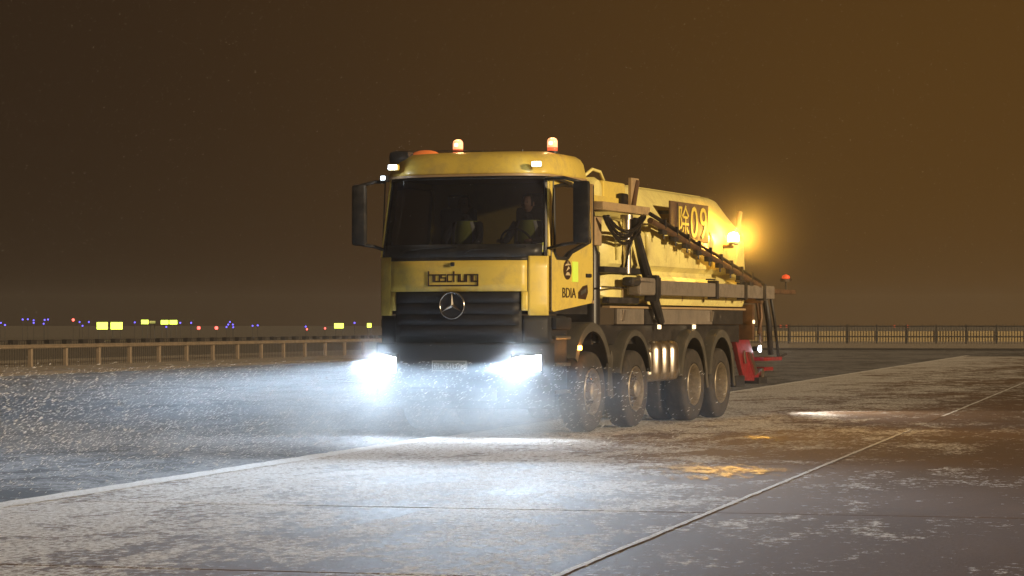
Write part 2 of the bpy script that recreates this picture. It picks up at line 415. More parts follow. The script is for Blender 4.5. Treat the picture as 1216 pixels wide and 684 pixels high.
# inner cab shell (dark) : floor, back wall, interior
mb = MB()
def outline(z, inset=0, ydown=0, rear=1.90):
    w = W(z) - inset; pts = []
    for x in lin(-w, w, 24): pts.append(Vector((x, Y0(z) + ydown + .34 * (abs(x) / w) ** 3.4 + inset, z)))
    pts.append(Vector((w, rear - .06, z))); pts.append(Vector((w - .06, rear, z)))
    pts.append(Vector((-w + .06, rear, z))); pts.append(Vector((-w, rear - .06, z)))
    return pts
mb.loft([outline(1.52, .05), outline(2.12, .05)])
cabf = mb.build('cab_floor', 'black', P, smooth=True)
mb = MB(); mb.b2(-1.09, 1.09, 1.84, 1.89, 2.1, 3.28); mb.build('cab_back_wall', 'yellow', P)
# front yellow panel and corners
panel('front_panel', -.93, .93, 1.80, 2.185, 'yellow', .012, 24)
panel('front_panel_lip', -.93, .93, 2.188, 2.225, 'black', .006, 24, 1)
for sgn in (-1, 1):
    mb = MB()
    mb.grid(lambda x, z: F(sgn * x, (1.50 + .0 * x) + (2.24 - 1.50) * z, .012), lin(.94, 1.149, 8), lin(0, 1, 5))
    mb.build('corner_panel', 'yellow', P, smooth=True, solid=.03)
    # lower wedge cut of the corner panel towards the grille
    mb = MB(); mb.grid(lambda x, z: F(sgn * x, z, .014), lin(.865, .938, 3), lin(1.56, 1.797, 3)); mb.build('corner_trim', 'yellow', P, smooth=True, solid=.03)
# grille and bumper
panel('grille', -.86, .86, 1.16, 1.797, 'grille', -.02, 20)
for z in (1.24, 1.38, 1.52, 1.66):
    mb = MB(); mb.grid(lambda x, z_: F(x, z_, .0), lin(-.84, .84, 18), lin(z, z + .125, 2)); mb.build('grille_slat', 'grille', P, smooth=True, solid=.03)
mb = MB()
def Fb(x, z, off=0): return Vector((x, -.06 + .40 * (abs(x) / 1.22) ** 3.4 - off, z))
mb.grid(lambda x, z: Fb(x, z), lin(-1.22, 1.22, 30), [.34, .40, .6, .8, 1.0, 1.12, 1.155]); mb.build('bumper', 'grille', P, smooth=True, solid=.06)
for sgn in (-1, 1):
    mb = MB(); mb.grid(lambda x, z: F(sgn * x, z, -.015), lin(.865, 1.149, 8), lin(1.157, 1.50, 4)); mb.build('bumper_corner', 'grille', P, smooth=True, solid=.03)
mb = MB(); mb.grid(lambda x, z: Fb(x, z, .03), lin(-.6, .6, 12), lin(.44, .60, 2)); mb.build('bumper_intake', 'black', P, smooth=True, solid=.03)
# headlights (housing, lens, reflector bars) and their beams
for sgn in (-1, 1):
    mb = MB(); mb.grid(lambda x, z: Fb(sgn * x, z, .02), lin(.765, 1.12, 8), lin(.765, 1.025, 3)); h = mb.build('headlight', 'black', P, smooth=True, solid=.05)
    mb = MB(); mb.grid(lambda x, z: Fb(sgn * x, z + (x - .94) * .12, .036), lin(.80, 1.10, 7), lin(.80, .99, 3)); mb.build('lens', 'lampwhite', h, smooth=True, solid=.01)
    spot('headlight_beam', (sgn * .93, -.11, .89), (-.0, -1, -.012), HEAD_POWER, (.66, .82, 1), 130, 1, P, .07, cutoff=(-.012, .008))
    spot('headlight_spill', (sgn * .95, -.13, .90), (0, -1, .0), 150, (.78, .89, 1), 168, .5, P, .08)
# maker's star
mb = MB(); n = 40; R0 = .165; cz = 1.625
pts = [(R0 * math.cos(i * 2 * math.pi / n), -.055, cz + R0 * math.sin(i * 2 * math.pi / n)) for i in range(n + 1)]
mb.tube(pts, .011, 8, cap=False)
mb.build('star_ring', 'chrome', P, smooth='all')
mb = MB()
for k in range(3):
    a = R(90 + 120 * k); d = Vector((math.cos(a), 0, math.sin(a))); q = Vector((-math.sin(a), 0, math.cos(a))); c = Vector((0, -.055, cz))
    tip = mb.b.verts.new(c + d * .16); l = mb.b.verts.new(c + q * .022 + d * .012); r_ = mb.b.verts.new(c - q * .022 + d * .012)
    top = mb.b.verts.new(c + Vector((0, -.02, 0))); bk = mb.b.verts.new(c + Vector((0, .004, 0)) - d * .005)
    mb.b.faces.new((tip, l, top)); mb.b.faces.new((tip, top, r_)); mb.b.faces.new((tip, bk, l)); mb.b.faces.new((tip, r_, bk)); mb.b.faces.new((l, bk, r_, top))
mb.build('star_spokes', 'chrome', P)
mb = MB(); mb.lathe([(-.04, .17), (-.03, .17)], (0, -.0, cz), 'y', 32); mb.build('star_backing', 'black', P)
# squared maker lettering with joined underline
def strokes(name, segs, m, ox, oz, sx_, sz_, th, y, parent):
    mb = MB()
    for (a, b_, c, d) in segs:
        x0, x1 = sorted((ox + a * sx_, ox + c * sx_)); z0, z1 = sorted((oz + b_ * sz_, oz + d * sz_))
        mb.b2(x0 - th / 2, x1 + th / 2, y - .005, y, z0 - th / 2 * .9, z1 + th / 2 * .9)
    return mb.build(name, m, parent)
G = {'b': [(0, -2.2, 0, 5.2), (0, 3.5, 2.4, 3.5), (2.4, 0, 2.4, 3.5)], 'o': [(0, 0, 0, 3.5), (0, 3.5, 2.4, 3.5), (2.4, 0, 2.4, 3.5), (0, 0, 2.4, 0)],
     's': [(0, 3.5, 2.2, 3.5), (0, 1.9, 0, 3.5), (0, 1.9, 2.2, 1.9), (2.2, 0, 2.2, 1.9), (0, 0, 2.2, 0)],
     'c': [(0, 0, 0, 3.5), (0, 3.5, 3.2, 3.5), (0, 0, 1.9, 0)], 'h': [(0, 0, 0, 5), (0, 3.5, 2.4, 3.5), (2.4, 0, 2.4, 3.5)],
     'u': [(0, 0, 0, 3.5), (2.4, 0, 2.4, 3.5), (0, 0, 2.4, 0)], 'n': [(0, 0, 0, 3.5), (0, 3.5, 2.4, 3.5), (2.4, 0, 2.4, 3.5)],
     'g': [(0, 0, 0, 3.5), (0, 3.5, 2.4, 3.5), (2.4, -2.2, 2.4, 3.5), (0, 0, 2.4, 0)]}
ox = -.335; step = .0865
for i, ch in enumerate('boschung'):
    strokes('letter', G[ch], 'decal', ox + i * step, 1.925, .0265, .0235, .0195, -.0135, P)
strokes('letter_underline', [(0, 0, 1, 0)], 'decal', ox, 1.925 - 2.2 * .0235, 7 * step + 2.4 * .0265, 1, .0195, -.0135, P)
mb = MB(); mb.box((0, -.03, 2.14), (.05, .03, .05), .01); mb.build('washer_cap', 'black', P)
# number plate
mb = MB(); mb.box((-.02, -.085, .87), (.48, .012, .135), .004); pl = mb.build('number_plate', 'plate', P)
mb = MB()
for (x, z, w, h) in ((-.02, .93, .46, .008), (-.02, .81, .46, .008), (-.247, .87, .008, .12), (.207, .87, .008, .12)): mb.box((x, -.0935, z), (w, .004, h))
mb.build('plate_border', 'plateletter', pl)
text_obj('plate_lettering', '\u4eacA\u00b7S1U7H', pl, 'plateletter', (-.02, -.0945, .87), 'front', .42, .085, .004)

# windscreen, pillars, door
mb = MB(); mb.grid(lambda x, z: F(x, z, .0), lin(-1.075, 1.075, 26), lin(2.235, 3.275, 6)); mb.build('windscreen', 'glass', P, smooth='all')
mb = MB(); mb.grid(lambda x, z: F(x, z, .006), lin(-1.075, 1.075, 26), lin(2.226, 2.39, 2)); mb.build('windscreen_lower_band', 'black', P, smooth=True, solid=.012)
mb = MB(); mb.grid(lambda x, z: F(x, z, .006), lin(-1.075, 1.075, 26), lin(3.21, 3.28, 1)); mb.build('windscreen_upper_band', 'black', P, smooth=True, solid=.012)
for sgn in (-1, 1):
    mb = MB()
    mb.grid(lambda u, z: F(sgn * (W(z) * u), z, .004), lin(.955, 1, 4), lin(2.245, 3.28, 8)); mb.build('windscreen_side_band', 'black', P, smooth=True, solid=.03)
    mb = MB()   # pale front pillar on the flank
    mb.grid(lambda y, z: Vector((sgn * (W(z) + .004), Y0(z) + .335 + y, z)), [-.02, .04, .09], lin(2.245, 3.28, 8)); mb.build('front_pillar', 'yellow', P, smooth=True, solid=.04)
    # door: outer loop and window opening in the (y,z) plane
    outer = [(.39, 1.54), (.39, 2.25), (.50, 3.24), (1.90, 3.24), (1.90, 2.4), (1.90, 1.67)]
    inner = [(.50, 2.36), (.52, 2.45), (.61, 3.12), (1.0, 3.17), (1.78, 3.17), (1.82, 3.1), (1.82, 2.46), (1.1, 2.30), (.95, 2.22), (.58, 2.22), (.50, 2.28)]
    seq = 96
    def around(loop, c):       # radial resample so that both loops pair up
        L = resample(loop, 400); out = []
        for k in range(seq):
            a = -math.pi + 2 * math.pi * k / seq
            out.append(min(L, key=lambda p: abs(math.atan2(math.sin(math.atan2(p[1] - c[1], p[0] - c[0]) - a), math.cos(math.atan2(p[1] - c[1], p[0] - c[0]) - a)))))
        return out
    c = (1.15, 2.72); O2, I2 = around(outer, c), around(inner, c)
    fo = lambda p: Vector((sgn * (W(p[1]) + .006), p[0], p[1]))
    mb = MB(); mb.ring2(O2, I2, fo); door = mb.build('door', 'yellow', P, solid=.05)
    if sgn < 0: door.modifiers[0].offset = -1
    # rubber seal round the window
    mb = MB(); mb.tube([fo(p) + Vector((sgn * .004, 0, 0)) for p in I2] + [fo(I2[0]) + Vector((sgn * .004, 0, 0))], .022, 6, cap=False); mb.build('window_seal', 'black', door, smooth='all')
    mb = MB(); vs = [mb.b.verts.new(fo(p) - Vector((sgn * .02, 0, 0))) for p in I2]; mb.b.faces.new(vs); mb.build('side_window', 'sideglass', door)
    mb = MB(); mb.box((sgn * 1.165, 1.72, 2.02), (.03, .17, .05), .012); mb.build('door_handle', 'black', door)
    mb = MB(); mb.b2(sgn * 1.155, sgn * 1.162, 1.905, 1.93, 1.7, 3.2); mb.build('rear_seam', 'dark', P)
    mb = MB(); mb.b2(sgn * .98, sgn * 1.155, 1.90, 1.955, 1.66, 3.22, .01); mb.build('rear_corner', 'beige', P)
    mb = MB(); mb.tube([(sgn * 1.158, .388, 1.55), (sgn * 1.158, .388, 2.24), (sgn * 1.158, .47, 3.2)], .009, 6); mb.build('door_seam', 'dark', P)
    # steps below the door
    mb = MB(); mb.b2(sgn * .85, sgn * 1.14, .40, 1.02, .50, 1.50, .05); mb.build('step_well', 'grille', P)
    for z in (.52, .86, 1.2):
        mb = MB(); mb.b2(sgn * 1.0, sgn * 1.20, .45, .98, z, z + .045, .012); mb.build('entry_step', 'fender', P)
    # mirrors
    xm = -1.36 if sgn < 0 else 1.585
    mb = MB(); mb.box((xm, .33 if sgn > 0 else .12, 2.78), (.215 if sgn > 0 else .19, .10, .78), .045); mir = mb.build('mirror', 'black', P, smooth=True)
    mb = MB(); mb.box((xm, (.33 if sgn > 0 else .12) + .052, 2.78), (.17, .006, .70), .003); mb.build('mirror_glass', 'chrome', mir)
    for z in (3.19, 2.36):
        mb = MB(); mb.tube([(sgn * 1.10, .36, z + (.02 if z > 3 else -.03)), (sgn * 1.22 if sgn < 0 else 1.36, .30, z + .02), (xm, .33 if sgn > 0 else .12, z - (.04 if z > 3 else -.05))], .022, 8); mb.build('mirror_arm', 'black', P, smooth='all')
# left of the cab: little work lamp on the mirror arm
mb = MB(); mb.box((-1.09, .30, 3.25), (.11, .09, .09), .02); w_ = mb.build('side_work_lamp', 'black', P)
mb = MB(); mb.box((-1.09, .25, 3.255), (.06, .01, .05), .004); mb.build('lens', 'lampsmall', w_)
mb = MB(); mb.tube([(1.13, .34, 3.20), (1.14, .62, 3.22), (1.16, 1.1, 3.18)], .02, 8); mb.build('door_grab_rail', 'black', P, smooth='all')
# roof
def roof_ring(z, y0, inset, rear):
    w = W(3.28) - inset; pts = []
    for x in lin(-w, w, 24): pts.append(Vector((x, y0 + (.32 - inset * .3) * (abs(x) / w) ** 3.4, z)))
    for a, bq in ((w, rear - .12), (w - .04, rear - .03), (w - .14, rear), (-w + .14, rear), (-w + .04, rear - .03), (-w, rear - .12)): pts.append(Vector((a, bq, z)))
    return pts
mb = MB(); mb.loft([roof_ring(3.275, .15, -.015, 1.9), roof_ring(3.30, .155, -.02, 1.91), roof_ring(3.37, .18, -.005, 1.9), roof_ring(3.46, .23, .008, 1.88), roof_ring(3.52, .30, .035, 1.84), roof_ring(3.56, .40, .085, 1.78), roof_ring(3.58, .60, .18, 1.66), roof_ring(3.588, .8, .34, 1.5)])
mb.build('roof', 'yellow', P, smooth='all')
mb = MB(); mb.loft([[p + Vector((0, 0, 0)) for p in roof_ring(3.245, .12, -.03, 1.92)], roof_ring(3.272, .13, -.03, 1.92)]); mb.build('roof_gutter', 'beige', P, smooth=True)
for x in (-.93, 1.02):
    yy = .235 if x < 0 else .275
    mb = MB(); mb.box((x, yy, 3.385), (.15, .07, .085), .03); q = mb.build('roof_marker_lamp', 'yellow', P)
    mb = MB(); mb.box((x, yy - .037, 3.385), (.12, .014, .062), .02); mb.build('lens', 'lampsmall', q)
    point('roof_lamp_glow', (x, yy - .10, 3.385), 1.2, (.85, .92, 1), P, .03)
# roof beacons
def beacon(x, y, z, r=.066, h=.2, lower=True):
    mb = MB(); mb.lathe([(0, r * 1.15), (.025, r * 1.15), (.03, r * .8), (.04, 0)], (x, y, z), 'z', 20); b = mb.build('beacon', 'black', P, smooth=True)
    mb = MB(); mb.lathe([(.03, r * .98), (.075, r)], (x, y, z), 'z', 20); mb.build('lower_lens', 'beaconred', b, smooth='all')
    mb = MB(); mb.lathe([(.0755, r), (h * .78, r), (h * .92, r * .82), (h * .99, r * .4), (h, .001)], (x, y, z), 'z', 20); mb.build('dome', 'beaconglass', b, smooth='all')
    mb = MB(); mb.lathe([(h * .5, .012), (h * .55, .03), (h * .72, .03), (h * .8, .001)], (x, y - r * .75, z), 'z', 12); mb.build('rotating_mirror', 'bulb', b, smooth='all')
    point('beacon_glow', (x, y, z + h + .09), 3, (1, .5, .2), P, .05)
beacon(-.36, .98, 3.575); beacon(.92, 1.05, 3.57)
mb = MB(); rr = []
for i in range(9):
    a = i / 8 * math.pi
    rr.append((.20 * -math.cos(a), .001 + .075 * math.sin(a)))
mb.lathe(rr, (-.66, .62, 3.55), 'x', 20); mb.build('amber_roof_lens', 'amberdim', P, smooth='all')
mb = MB(); mb.box((-.95, .66, 3.52), (.30, .5, .19), .08); mb.build('roof_air_horn', 'black', P, smooth=True)
mb = MB(); mb.tube([(-.78, .7, 3.61), (-.3, .8, 3.615), (.1, .86, 3.60), (.55, .86, 3.585), (.8, .9, 3.58)], .012, 6); mb.build('roof_bar', 'dark', P)
for x in (-.42, .05, .6):
    mb = MB(); mb.tube([(x, .8, 3.53), (x, .82, 3.61)], .012, 6); mb.build('roof_bar_foot', 'dark', P)
# wipers
for x0, x1 in ((-.75, .05), (.15, .92)):
    mb = MB(); mb.tube([F(x0, 2.28, .03), F(x0 + .1, 2.32, .035), F(x1, 2.36, .03)], .011, 6); mb.build('wiper', 'rubber', P)
# cab interior
mb = MB(); mb.b2(-1.02, 1.02, .36, .66, 2.10, 2.30, .05); mb.build('dashboard', 'black', P)
for x in (-.55, .52):
    mb = MB(); mb.box((x, 1.45, 2.52), (.5, .14, .78), .06); q = mb.build('seat', 'seat', P); 
    mb = MB(); mb.box((x, 1.45, 3.0), (.28, .10, .18), .04); mb.build('headrest', 'seat', q)
    mb = MB(); mb.box((x, 1.22, 2.16), (.5, .5, .14), .05); mb.build('seat_cushion', 'seat', q)
mb = MB(); n = 24
mb.tube([(.52 + .21 * math.cos(i * 2 * math.pi / n), .82 - .10 * math.sin(i * 2 * math.pi / n), 2.43 + .17 * math.sin(i * 2 * math.pi / n)) for i in range(n + 1)], .015, 6, cap=False)
mb.tube([(.52, .70, 2.25), (.52, .82, 2.43)], .03, 8); mb.build('steering_wheel', 'black', P, smooth='all')
mb = MB(); mb.box((.62, .50, 2.36), (.16, .04, .07), .01); mb.build('dash_display', mat('dash_screen', (.05, .08, .08), .3, emit=(.35, .8, .75), es=.35), P)
# door decals
XD = 1.1565
mb = MB(); mb.lathe([(0, .125), (.005, .125)], (XD, 0.0, 0.0), 'x', 28)
for v in mb.b.verts: v.co.y = v.co.y * 1.15 + .96; v.co.z = v.co.z + 2.08
em = mb.build('door_emblem', 'decal', P)
mb = MB()
for pts in ([(.88, 2.01), (1.06, 2.01), (1.0, 2.05), (.93, 2.05)], [(.90, 2.06), (1.03, 2.10), (.98, 2.13), (.95, 2.10)], [(.86, 2.13), (1.07, 2.145), (1.0, 2.16), (.9, 2.155)], [(.95, 2.15), (.98, 2.15), (.97, 2.19), (.96, 2.19)]):
    mb.prism(pts, 'x', XD + .006, XD + .009)
mb.build('emblem_mark', 'decalpale', em)
mb = MB(); mb.b2(XD, XD + .007, 1.13, 1.34, 1.93, 2.19, .002); mb.build('reflective_sticker', 'green', P)
text_obj('door_lettering', 'BDIA', P, 'decal', (XD + .004, 1.02, 1.79), 'side', .48, .125)
mb = MB(); mb.prism([(1.35, 1.72), (1.35, 1.80), (1.52, 1.88), (1.68, 1.90), (1.70, 1.80), (1.62, 1.71)], 'x', XD, XD + .006); st = mb.build('door_sticker', 'decal', P)
mb = MB(); mb.prism([(1.42, 1.76), (1.42, 1.81), (1.63, 1.86), (1.62, 1.80)], 'x', XD + .007, XD + .01); mb.build('sticker_mark', 'fender', st)
# ---------------- chassis
for x in (-.42, .42):
    mb = MB(); mb.b2(x - .04, x + .04, .6, 9.6, .82, 1.10, .01); mb.build('chassis_rail', 'dark', P)
for y in (1.64, 3.34, 5.92, 7.22):
    mb = MB(); mb.tube([(-.95, y, .52), (-.3, y, .50), (.3, y, .50), (.95, y, .52)], [.07, .10, .10, .07], 12); mb.build('axle', 'dark', P, smooth=True)
mb = MB(); mb.b2(-.85, .85, 2.1, 5.1, .55, 1.05, .05); mb.build('chassis_equipment', 'dark', P)
mb = MB(); mb.b2(-1.05, .75, 3.9, 5.25, .42, 1.1, .05); mb.build('underbody_locker', 'dark', P)
mb = MB(); mb.b2(-1.12, 1.10, 2.0, 8.6, 1.12, 1.385, .01); mb.build('subframe', 'dark', P)
def tyre_prof(r, w):
    h = w / 2
    return [(-h * .62, r * .56), (-h * .95, r * .62), (-h, r * .78), (-h * .97, r * .90), (-h * .86, r * .965), (-h * .7, r * .99), (-h * .35, r), (h * .35, r), (h * .7, r * .99), (h * .86, r * .965), (h * .97, r * .90), (h, r * .78), (h * .95, r * .62), (h * .62, r * .56)]
def wheel(sgn, y, front):
    w = empty('wheel', (sgn * (1.10 if front else 1.09), y, .52), P)
    mb = MB(); mb.lathe(tyre_prof(.52, .31), (0, 0, 0), 'x', 48, close=True); mb.build('tyre', 'tyre', w, smooth=True)
    s = sgn; mb = MB()
    if front:
        mb.lathe([(s * .0, .0), (s * .0, .001)][:0] + [(s * .145, .305), (s * .155, .295), (s * .14, .285), (s * .06, .27), (s * .04, .235), (s * .075, .19), (s * .085, .15), (s * .09, .12), (s * .16, .115), (s * .185, .09), (s * .19, .001)], (0, 0, 0), 'x', 36, cap0=False)
    else:
        mb.lathe([(s * .145, .305), (s * .155, .295), (s * .135, .28), (s * .03, .265), (s * -.06, .25), (s * -.09, .20), (s * -.085, .14), (s * .0, .125), (s * .03, .10), (s * .035, .001)], (0, 0, 0), 'x', 36, cap0=False)
    rim = mb.build('rim', 'rim', w, smooth=True)
    xo = s * (.085 if front else -.08)
    mb = MB(); mb.lathe([(0, .024), (s * .03, .021), (s * .045, .012)], (0, 0, 0), 'x', 8); nut = mb.build('wheel_nut', 'chrome' if front else 'rim', w, smooth=True)
    for k in range(10):
        a = k * 2 * math.pi / 10
        if k: nut = nut.copy(); col.objects.link(nut); nut.parent = w
        nut.location = (xo, .165 * math.cos(a), .165 * math.sin(a))
    mb = MB()
    if front:
        mb.lathe([(s * .095, .205), (s * .105, .195), (s * .105, .185), (s * .092, .18)], (0, 0, 0), 'x', 36); mb.build('wheel_trim_ring', 'chrome', w, smooth='all')
    else: mb.b.free()
    mb = MB()
    mb.lathe([(0, .026), (s * .004, .026)], (0, 0, 0), 'x', 10); ho = mb.build('hand_hole', 'rubber', w)
    for k in range(8):
        a = (k + .5) * 2 * math.pi / 8
        if k: ho = ho.copy(); col.objects.link(ho); ho.parent = w
        ho.location = (s * (.062 if front else -.055), .238 * math.cos(a), .238 * math.sin(a))
for sgn in (-1, 1):
    for i, y in enumerate((1.64, 3.34, 5.92, 7.22)): wheel(sgn, y, i < 2)
    if True:
        for y in (5.92, 7.22):
            mb = MB(); mb.lathe(tyre_prof(.52, .29), (sgn * .75, y, .52), 'x', 32, close=True); mb.build('inner_tyre', 'tyre', P, smooth=True)
# mudguards
def mudguard(sgn, y, zc, ro, a0, a1, m='fender', stretch=1.0, tail=0, flange=.085, wid=.42):
    mb = MB(); n = 22; x1, x0 = sgn * 1.25, sgn * (1.25 - wid)
    def p(r, a, x): return Vector((x, y - r * math.cos(a) * stretch, zc + r * math.sin(a)))
    A0, A1 = R(a0), R(a1); ang = lin(A0, A1, n); rings = []
    for a in ang: rings.append([p(ro, a, x0), p(ro, a, x1 - sgn * .03), p(ro - .012, a, x1), p(ro - flange, a, x1), p(ro - flange, a, x1 - sgn * .02), p(ro - .03, a, x1 - sgn * .035), p(ro - .03, a, x0)])
    if tail: 
        last = rings[-1]; rings.append([q + Vector((0, .05, -tail)) for q in last])
    mb.loft(rings); return mb.build('mudguard', m, P, smooth=True)
for sgn in (-1, 1):
    mudguard(sgn, 1.66, .62, .80, 25, 172, stretch=.92, tail=.30, flange=.12)
    mudguard(sgn, 3.34, .60, .72, 12, 168, stretch=.95, tail=.0)
    mudguard(sgn, 5.90, .60, .72, 5, 178, stretch=.89, tail=.16, flange=.12, wid=.62)
    mudguard(sgn, 7.24, .60, .72, 5, 178, stretch=.89, tail=.16, flange=.12, wid=.62)
    mb = MB(); mb.box((sgn * 1.16, .72, 1.40), (.10, .56, .16), .04); mb.build('fender_cover', 'grille', P, smooth=True)
    mb = MB(); mb.box((sgn * 1.263, 1.13, 1.09), (.03, .09, .06), .012); q = mb.build('side_marker_lamp', 'lamporange', P)
    point('marker_glow', (sgn * 1.36, 1.13, 1.09), 2.5, (1, .4, .08), P, .03)
    mb = MB(); mb.prism([(2.20, .45), (2.30, .45), (2.42, .95), (2.36, 1.05), (2.22, .85)], 'x', sgn * 1.22, sgn * 1.25); mb.build('mud_flap', 'fender', P)
# ribbed silencer between the axles
for k in range(3):
    mb = MB(); mb.box((1.0, 4.42 + k * .35, .88), (.50, .34, .58), .14); mb.build('silencer_rib', 'steel', P, smooth='all')
mb = MB(); mb.lathe([(0, .09), (.30, .09), (.34, .05), (.36, .001)], (1.14, 4.10, .70), 'z', 20); mb.build('air_bottle', 'steel', P, smooth=True)
mb = MB(); mb.b2(.74, 1.14, 4.14, 5.4, 1.02, 1.125, .02); mb.build('silencer_bracket', 'dark', P)
# skirt panels and marker lamps
for y0, y1, m in ((2.75, 3.85, 'grey'), (3.9, 4.55, 'dark'), (4.6, 6.95, 'grey'), (7.0, 8.5, 'dark')):
    mb = MB(); mb.b2(1.14, 1.19, y0, y1, 1.39, 1.60, .01); mb.build('skirt_panel', m, P)
mb = MB(); mb.b2(1.10, 1.21, 2.4, 8.6, 1.605, 1.635, .005); mb.build('skirt_rail', 'beige', P)
for y in (4.46, 6.03):
    mb = MB(); mb.box((1.20, y, 1.355), (.03, .09, .06), .008); mb.build('side_marker_lamp', 'lampmark', P)
for y in (2.95, 4.35, 6.85):
    mb = MB(); mb.tube([(1.20, y, 1.44), (1.22, y + .02, 1.58)], .025, 8); mb.build('skirt_latch', 'steel', P, smooth=True)
# ---------------- tank
def tank_sec(sx_=1, top=3.33, y=0):
    h = [(1.16, 1.66), (1.19, 1.74), (1.19, 2.00), (1.11, 2.10), (1.11, 2.13), (1.20, 2.20), (1.20, 2.66), (1.13, 2.86), (.98, 3.06), (.84, top - .05), (.74, top)]
    r = [(x * sx_, min(z, top)) for x, z in h]
    return [Vector((x, y, z)) for x, z in r] + [Vector((-x, y, z)) for x, z in reversed(r)]
def sq(ring, y, k=1, zk=1, zc=2.3, dy=None): return [Vector((v.x * k, y + (dy(v.z) if dy else 0), zc + (v.z - zc) * zk)) for v in ring]
base = tank_sec()
rear = lambda z: 0 if z < 2.5 else -(z - 2.5) * .45
mb = MB()
mb.loft([sq(base, 4.02, .90, .93), sq(base, 4.08, .97, .98), sq(base, 4.2, 1, 1), sq(base, 6.0), sq(base, 8.5, dy=lambda z: rear(z) * .97), sq(base, 8.66, .98, .985, dy=rear), sq(base, 8.76, .92, .95, dy=rear)])
mb.build('tank', 'tank', P, smooth=True)
# lower forward tank section
def sec2(y, k): return [Vector((x * k, y, 2.2 + (z - 2.2) * k)) for x, z in ((1.05, 1.66), (1.17, 1.74), (1.17, 2.05), (1.10, 2.12), (1.17, 2.2), (1.17, 2.62), (1.08, 2.78), (.9, 2.84))] + [Vector((-x * k, y, 2.2 + (z - 2.2) * k)) for x, z in reversed(((1.05, 1.66), (1.17, 1.74), (1.17, 2.05), (1.10, 2.12), (1.17, 2.2), (1.17, 2.62), (1.08, 2.78), (.9, 2.84)))]
mb = MB(); mb.loft([sec2(2.42, .9), sec2(2.50, .97), sec2(2.6, 1), sec2(4.03, 1)]); mb.build('forward_tank', 'tank', P, smooth=True)
# moulded ribs, tapering down the flank
for y in (2.75, 3.25, 4.0, 4.75, 5.35, 6.1, 6.85, 7.6, 8.15):
    mb = MB(); mb.loft([[Vector((1.16, y - .03, 2.24)), Vector((1.212, y, 2.26)), Vector((1.16, y + .03, 2.24))], [Vector((1.16, y - .09, 2.6)), Vector((1.245, y, 2.6)), Vector((1.16, y + .09, 2.6))], [Vector((1.10, y - .09, 2.74)), Vector((1.19, y, 2.76)), Vector((1.10, y + .09, 2.74))]]); mb.build('tank_rib', 'tank', P, smooth='all')
for y in (2.95, 4.4, 5.5, 6.5, 7.6, 8.4):
    mb = MB(); mb.b2(1.188, 1.197, y, y + .02, 1.72, 2.0); mb.build('tank_seam', 'beige', P)
mb = MB(); mb.b2(-.7, .7, 4.5, 7.9, 3.325, 3.345, .01); mb.build('tank_walkway', 'tank', P)
for y in (5.2, 6.9):
    mb = MB(); mb.lathe([(0, .26), (.05, .26), (.07, .22), (.075, .001)], (0, y, 3.355), 'z', 24); mb.build('tank_hatch', 'tank', P, smooth=True)
# number sign on the flank
mb = MB(); mb.b2(1.235, 1.265, 4.77, 6.52, 2.58, 3.13, .006); sg = mb.build('fleet_sign', 'sign', P)
mb = MB(); mb.b2(1.267, 1.272, 5.05, 5.08, 2.6, 3.11); mb.build('sign_fold', 'dark', sg)
for y in (4.9, 5.7, 6.4):
    mb = MB(); mb.b2(1.0, 1.234, y, y + .05, 2.95, 3.0); mb.build('sign_bracket', 'dark', P)
text_obj('sign_character', '\u9664', sg, 'signletter', (1.268, 5.36, 2.86), 'side', .46, .46)
text_obj('sign_digit', '0', sg, 'signletter', (1.268, 5.83, 2.86), 'side', .32, .46)
text_obj('sign_digit', '9', sg, 'signletter', (1.268, 6.26, 2.86), 'side', .32, .46)
# ---------------- folded spray boom and frame
BX = 1.36
mb = MB(); mb.b2(BX - .05, BX + .05, 3.74, 9.5, 1.79, 1.99, .012); mb.build('beam', 'grey', P)
for y in (3.80, 6.45, 7.9, 8.9):
    mb = MB(); mb.b2(BX - .075, BX + .075, y - .05, y + .05, 1.76, 2.03, .01); q = mb.build('beam_clamp', 'dark', P)
    mb = MB(); mb.tube([(BX + .02, y - .4, 2.04), (BX + .02, y + .02, 2.045)], .012, 6); mb.build('clamp_rod', 'dark', q)
p0, p1 = Vector((BX + .02, 3.55, 2.80)), Vector((BX + .02, 8.75, 1.985))
mb = MB(); mb.tube([p0, p1], .045, 10); mb.build('spray_boom', 'brown', P, smooth=True)
mb = MB(); mb.tube([p0 + Vector((0, 0, .09)), p1 + Vector((0, 0, .07))], .028, 8); mb.build('boom_hose', 'rubber', P, smooth=True)
for k in range(9):
    q = p0.lerp(p1, .10 + .1 * k); mb = MB(); mb.box((q.x, q.y, q.z - .055), (.07, .20, .07), .012); mb.tube([q + Vector((0, .05, -.08)), q + Vector((0, .05, -.15))], .014, 6)
    nz = mb.build('spray_nozzle', 'dark', P)
    mb = MB(); mb.box(q + Vector((.0, .02, .05)), (.10, .05, .13), .01); mb.build('boom_clip', 'dark', P)
